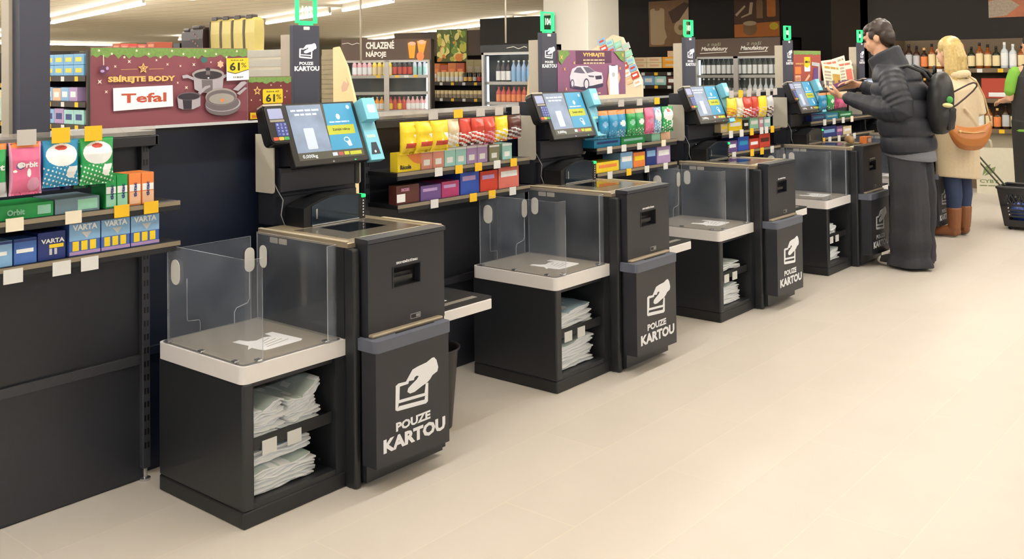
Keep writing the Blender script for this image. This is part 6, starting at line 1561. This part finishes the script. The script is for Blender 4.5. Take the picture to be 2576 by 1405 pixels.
# the employee at the right edge
EP = (0.375, 9.43, 0)
GRN = mat('lime_sleeve', '6fa634', 0.7); VEST = mat('black_vest', '1f1e1c', 0.7)
def em_body(bm):
    global EH
    EH = head_parts(bm, Vector((0.02, 0, 1.67)), -0.2)
    limb(bm, [(0.02, 0, 1.42), (0.02, 0, 1.58)], [0.06, 0.055])
    limb(bm, [(0.02, 0, 0.95), (0.02, 0, 1.2), (0.02, 0, 1.40)], [0.14, 0.14, 0.12], 16)
    for s in (-1, 1):
        limb(bm, [(0.02, s * 0.08, 1.42), (0.02, s * 0.19, 1.40)], [0.06, 0.05])
        limb(bm, [(0.02, s * 0.2, 1.38), (0.0, s * 0.235, 1.13), (-0.20, s * 0.19, 1.10)], [0.05, 0.042, 0.028])
        hand(bm, (-0.22, s * 0.185, 1.10), (-1, -0.2 * s, -0.1), (0, -s * 0.4, -0.9), s, 0.4)
        limb(bm, [(0.02, s * 0.09, 0.92), (0.02, s * 0.10, 0.5), (0.02, s * 0.10, 0.06)], [0.09, 0.06, 0.045])
        limb(bm, [(0.03, s * 0.10, 0.05), (-0.14, s * 0.10, 0.04)], [0.045, 0.035])
em = organic('person', em_body, SKIN, 0.007, None, 3)
em.location = EP; em.rotation_euler = (0, 0, math.radians(-45))
tag(em, 'person in a black vest with lime green sleeves at the right frame edge', 'person')
face_bits(em, EH, EYEM, LIPM, HAIRD)
organic('hair', lambda bm: [add_ell(bm, EH @ Vector((0.035, 0, 0.055)), (0.10, 0.09, 0.088)), add_ell(bm, EH @ Vector((0.07, 0, -0.02)), (0.06, 0.08, 0.09))], HAIRD, 0.008, em, 1)
def vest(bm):
    n = 24
    loft(bm, [[(0.02 + rx * math.cos(2 * math.pi * k / n), ry * math.sin(2 * math.pi * k / n), z) for k in range(n)] for z, rx, ry in ((0.80, 0.17, 0.205), (1.0, 0.165, 0.20), (1.2, 0.165, 0.21), (1.36, 0.15, 0.205), (1.45, 0.11, 0.13), (1.49, 0.08, 0.08))])
organic('vest', vest, VEST, 0.010, em, 2)
bm = B(); loft(bm, [[(0.02 + rx * math.cos(2 * math.pi * k / 24), ry * math.sin(2 * math.pi * k / 24), z) for k in range(24)] for z, rx, ry in ((0.79, 0.172, 0.207), (0.805, 0.174, 0.209), (0.815, 0.172, 0.207))]); ob('piping', bm, GRN, em, True)
for s in (-1, 1):
    organic('sleeve', lambda bm, s=s: limb(bm, [(0.02, s * 0.18, 1.41), (0.02, s * 0.225, 1.30), (0.012, s * 0.24, 1.20)], [0.064, 0.060, 0.054], 14), GRN, 0.008, em, 2)
organic('trousers', lambda bm: [limb(bm, [(0.02, s * 0.09, 0.9), (0.02, s * 0.10, 0.5), (0.02, s * 0.105, 0.06)], [0.125, 0.10, 0.08], 16) for s in (-1, 1)], VEST, 0.010, em, 2)
for s in (-1, 1):
    organic('shoe', lambda bm, s=s: limb(bm, [(0.05, s * 0.10, 0.05), (-0.05, s * 0.10, 0.05), (-0.17, s * 0.10, 0.042)], [0.05, 0.05, 0.038], 12), SHOEK, 0.008, em, 2)

# shopping basket on wheels
BK = mat('basket_plastic', '2a2a2c', 0.45)
t = empty('shopping_basket', (0.44, 7.74, 0))
L, W, H = 0.50, 0.36, 0.38
bm = B()
for a, b_ in ((((0.05, 0.04), (L - 0.03, 0.04)), 0), (((0.05, W - 0.04), (L - 0.03, W - 0.04)), 1)): pass
def side(bm, p0, p1, q0, q1, lat=True):
    """slanted basket wall: bottom p0-p1, top q0-q1, lower part closed, upper part lattice"""
    p0, p1, q0, q1 = map(Vector, (p0, p1, q0, q1))
    nrm = (p1 - p0).cross(q0 - p0).normalized() * 0.004
    def slab(a0, a1, b0, b1):
        c = [p0.lerp(q0, b0).lerp(p1.lerp(q1, b0), a0), p0.lerp(q0, b0).lerp(p1.lerp(q1, b0), a1), p0.lerp(q0, b1).lerp(p1.lerp(q1, b1), a1), p0.lerp(q0, b1).lerp(p1.lerp(q1, b1), a0)]
        lo = [bm.verts.new(v - nrm) for v in c]; hi = [bm.verts.new(v + nrm) for v in c]
        bm.faces.new(lo); bm.faces.new(hi)
        for i in range(4): bm.faces.new((lo[i], lo[(i + 1) % 4], hi[(i + 1) % 4], hi[i]))
    slab(0, 1, 0, 0.16); slab(0, 1, 0.84, 1.0); slab(0, 0.12, 0.16, 0.84); slab(0.88, 1, 0.16, 0.84); slab(0, 1, 0.52, 0.58)
    for z in (0.24, 0.32, 0.40): slab(0.12, 0.88, z, z + 0.04)
    for k in range(9):
        a = 0.12 + 0.76 * k / 9
        P = lambda f, g: p0.lerp(q0, g).lerp(p1.lerp(q1, g), f)
        tube(bm, [P(a, 0.58), P(a + 0.084, 0.84)], 0.005, 6); tube(bm, [P(a + 0.084, 0.58), P(a, 0.84)], 0.005, 6)
zb = 0.035
c0, c1, c2, c3 = (0.05, 0.04, zb), (L - 0.04, 0.04, zb), (L - 0.04, W - 0.04, zb), (0.05, W - 0.04, zb)
d0, d1, d2, d3 = (0, 0, H), (L, 0, H), (L, W, H), (0, W, H)
side(bm, c0, c1, d0, d1); side(bm, c1, c2, d1, d2); side(bm, c2, c3, d2, d3); side(bm, c3, c0, d3, d0)
box(bm, 0.05, L - 0.04, 0.04, W - 0.04, zb - 0.006, zb + 0.004)
bmesh.ops.recalc_face_normals(bm, faces=bm.faces)
ob('basket_body', bm, BK, t)
bm = B(); tube(bm, [(0, 0, H), (L, 0, H), (L, W, H), (0, W, H), (0, 0, H)], 0.014, 8); ob('rim', bm, BK, t)
for x, y in ((0.09, 0.07), (L - 0.08, 0.07), (0.09, W - 0.07), (L - 0.08, W - 0.07)):
    bm = B(); lathe(bm, [(0.018, -0.01), (0.018, 0.01)], n=12, M=frame((x, y, 0.018), (1, 0, 0), (0, 0, 1))); ob('wheel', bm, BLACK, t, True)
bm = B(); tube(bm, [(0.03, 0.03, H + 0.005), (-0.22, 0.03, H + 0.30), (-0.23, 0.10, H + 0.31), (-0.22, 0.16, H + 0.30), (0.03, 0.16, H + 0.005)], 0.008, 8); ob('pull_handle', bm, mat('olive_handle', '4a4a34', 0.5), t)
tag(t, 'black wheeled shopping basket with lattice sides and pull handle at the right edge', 'basket')
rr = random.Random(11)
def crumple(bm):
    for k in range(12):
        add_ell(bm, (0.10 + 0.30 * rr.random(), 0.10 + 0.16 * rr.random(), 0.05 + 0.12 * rr.random()), (0.07, 0.06, 0.06), Matrix.Rotation(rr.uniform(0, 3), 4, 'Z'), 8)
o = organic('blue_bag', crumple, mat('blue_film', '2a4a9a', 0.35, 0, 0.3, 20), 0.010, None, 1)
o.location = (0.44, 7.74, 0.04); tag(o, 'crumpled blue bag lying in the black shopping basket', 'bag')
# white tote on the floor
bm = B()
loft(bm, [[(-0.2 - 0.01 * f, -0.09 + 0.04 * f, 0.52 * f), (0.2 + 0.01 * f, -0.09 + 0.04 * f, 0.52 * f), (0.2 + 0.01 * f, 0.09 - 0.04 * f, 0.52 * f), (-0.2 - 0.01 * f, 0.09 - 0.04 * f, 0.52 * f)] for f in (0, 0.25, 0.5, 0.75, 1.0)])
o = ob('tote_bag', bm, mat('white_canvas', 'd9d2bc', 0.8, 0, 0.06, 20), None, False, (-0.22, 10.42, 0.0)); o.rotation_euler = (0, 0, 0.25)
tag(o, 'white shopping bag with green print standing on the floor before the spirits shelving', 'bag')
bm = B(); Mb = frame((0, -0.0905, 0), (1, 0, 0), (0, 0.075, 1))
addtext(bm, 'CYBY', -0.17, 0.03, 0.12, 0.16, 0.001, Mb, 0, 0.03); dashes(bm, -0.17, 0.03, 0.08, 0.10, 0.001, Mb, 0, 2); flat(bm, [(-0.14, 0.2), (-0.08, 0.26), (-0.05, 0.34), (-0.12, 0.30)], 0.001, Mb, 0, 0.0006); flat(bm, [(-0.12, 0.2), (-0.02, 0.24), (0.0, 0.31), (-0.07, 0.28)], 0.001, Mb, 0, 0.0006)
ob('print', bm, mat('olive_print', '7a8a5c', 0.7), o)
bm = B(); tube(bm, [(-0.15, 0, 0.50), (-0.16, -0.01, 0.60), (-0.11, -0.01, 0.65), (-0.05, 0, 0.60), (-0.03, 0, 0.50)], 0.014, 8); ob('handle', bm, MATS['white_canvas'], o, True)

bm = B(); box(bm, 0.085, 0.112, -0.10, 0.11, 0.03, 0.19, 0.012); ob('pocket', bm, PACK, [q for q in bpy.data.objects if q.name == 'backpack'][0])
bm = B(); tube(bm, [(-0.06, -0.04, 0.44), (-0.065, -0.03, 0.485), (-0.065, 0.03, 0.485), (-0.06, 0.04, 0.44)], 0.008, 8); ob('carry_handle', bm, PACK, [q for q in bpy.data.objects if q.name == 'backpack'][0], True)
# shopping left on the fourth checkout
def loaf(bm):
    limb(bm, [(0, -0.13, 0.032), (0.005, 0, 0.036), (0, 0.13, 0.03)], [0.022, 0.032, 0.024], 12)
o = organic('bread_bag', loaf, mat('bread_brown', 'a88458', 0.5, 0, 0.3, 30), 0.006, None, 2)
o.location = (-0.12, YS[3] + 0.76, 0.887); o.rotation_euler = (0, 0, 0.5); tag(o, 'bagged brown bread lying on the fourth checkout counter', 'bread')
bm = B(); box(bm, -0.03, 0.03, -0.05, 0.05, 0, 0.055, 0.004); o = ob('orange_pack', bm, P_ORG, None, False, (-0.03, YS[3] + 0.86, 0.8905)); bm = B(); box(bm, 0.0301, 0.031, -0.03, 0.03, 0.012, 0.04); ob('print', bm, P_WHT, o); tag(o, 'small orange pack beside the bread on the fourth checkout counter', 'pack')
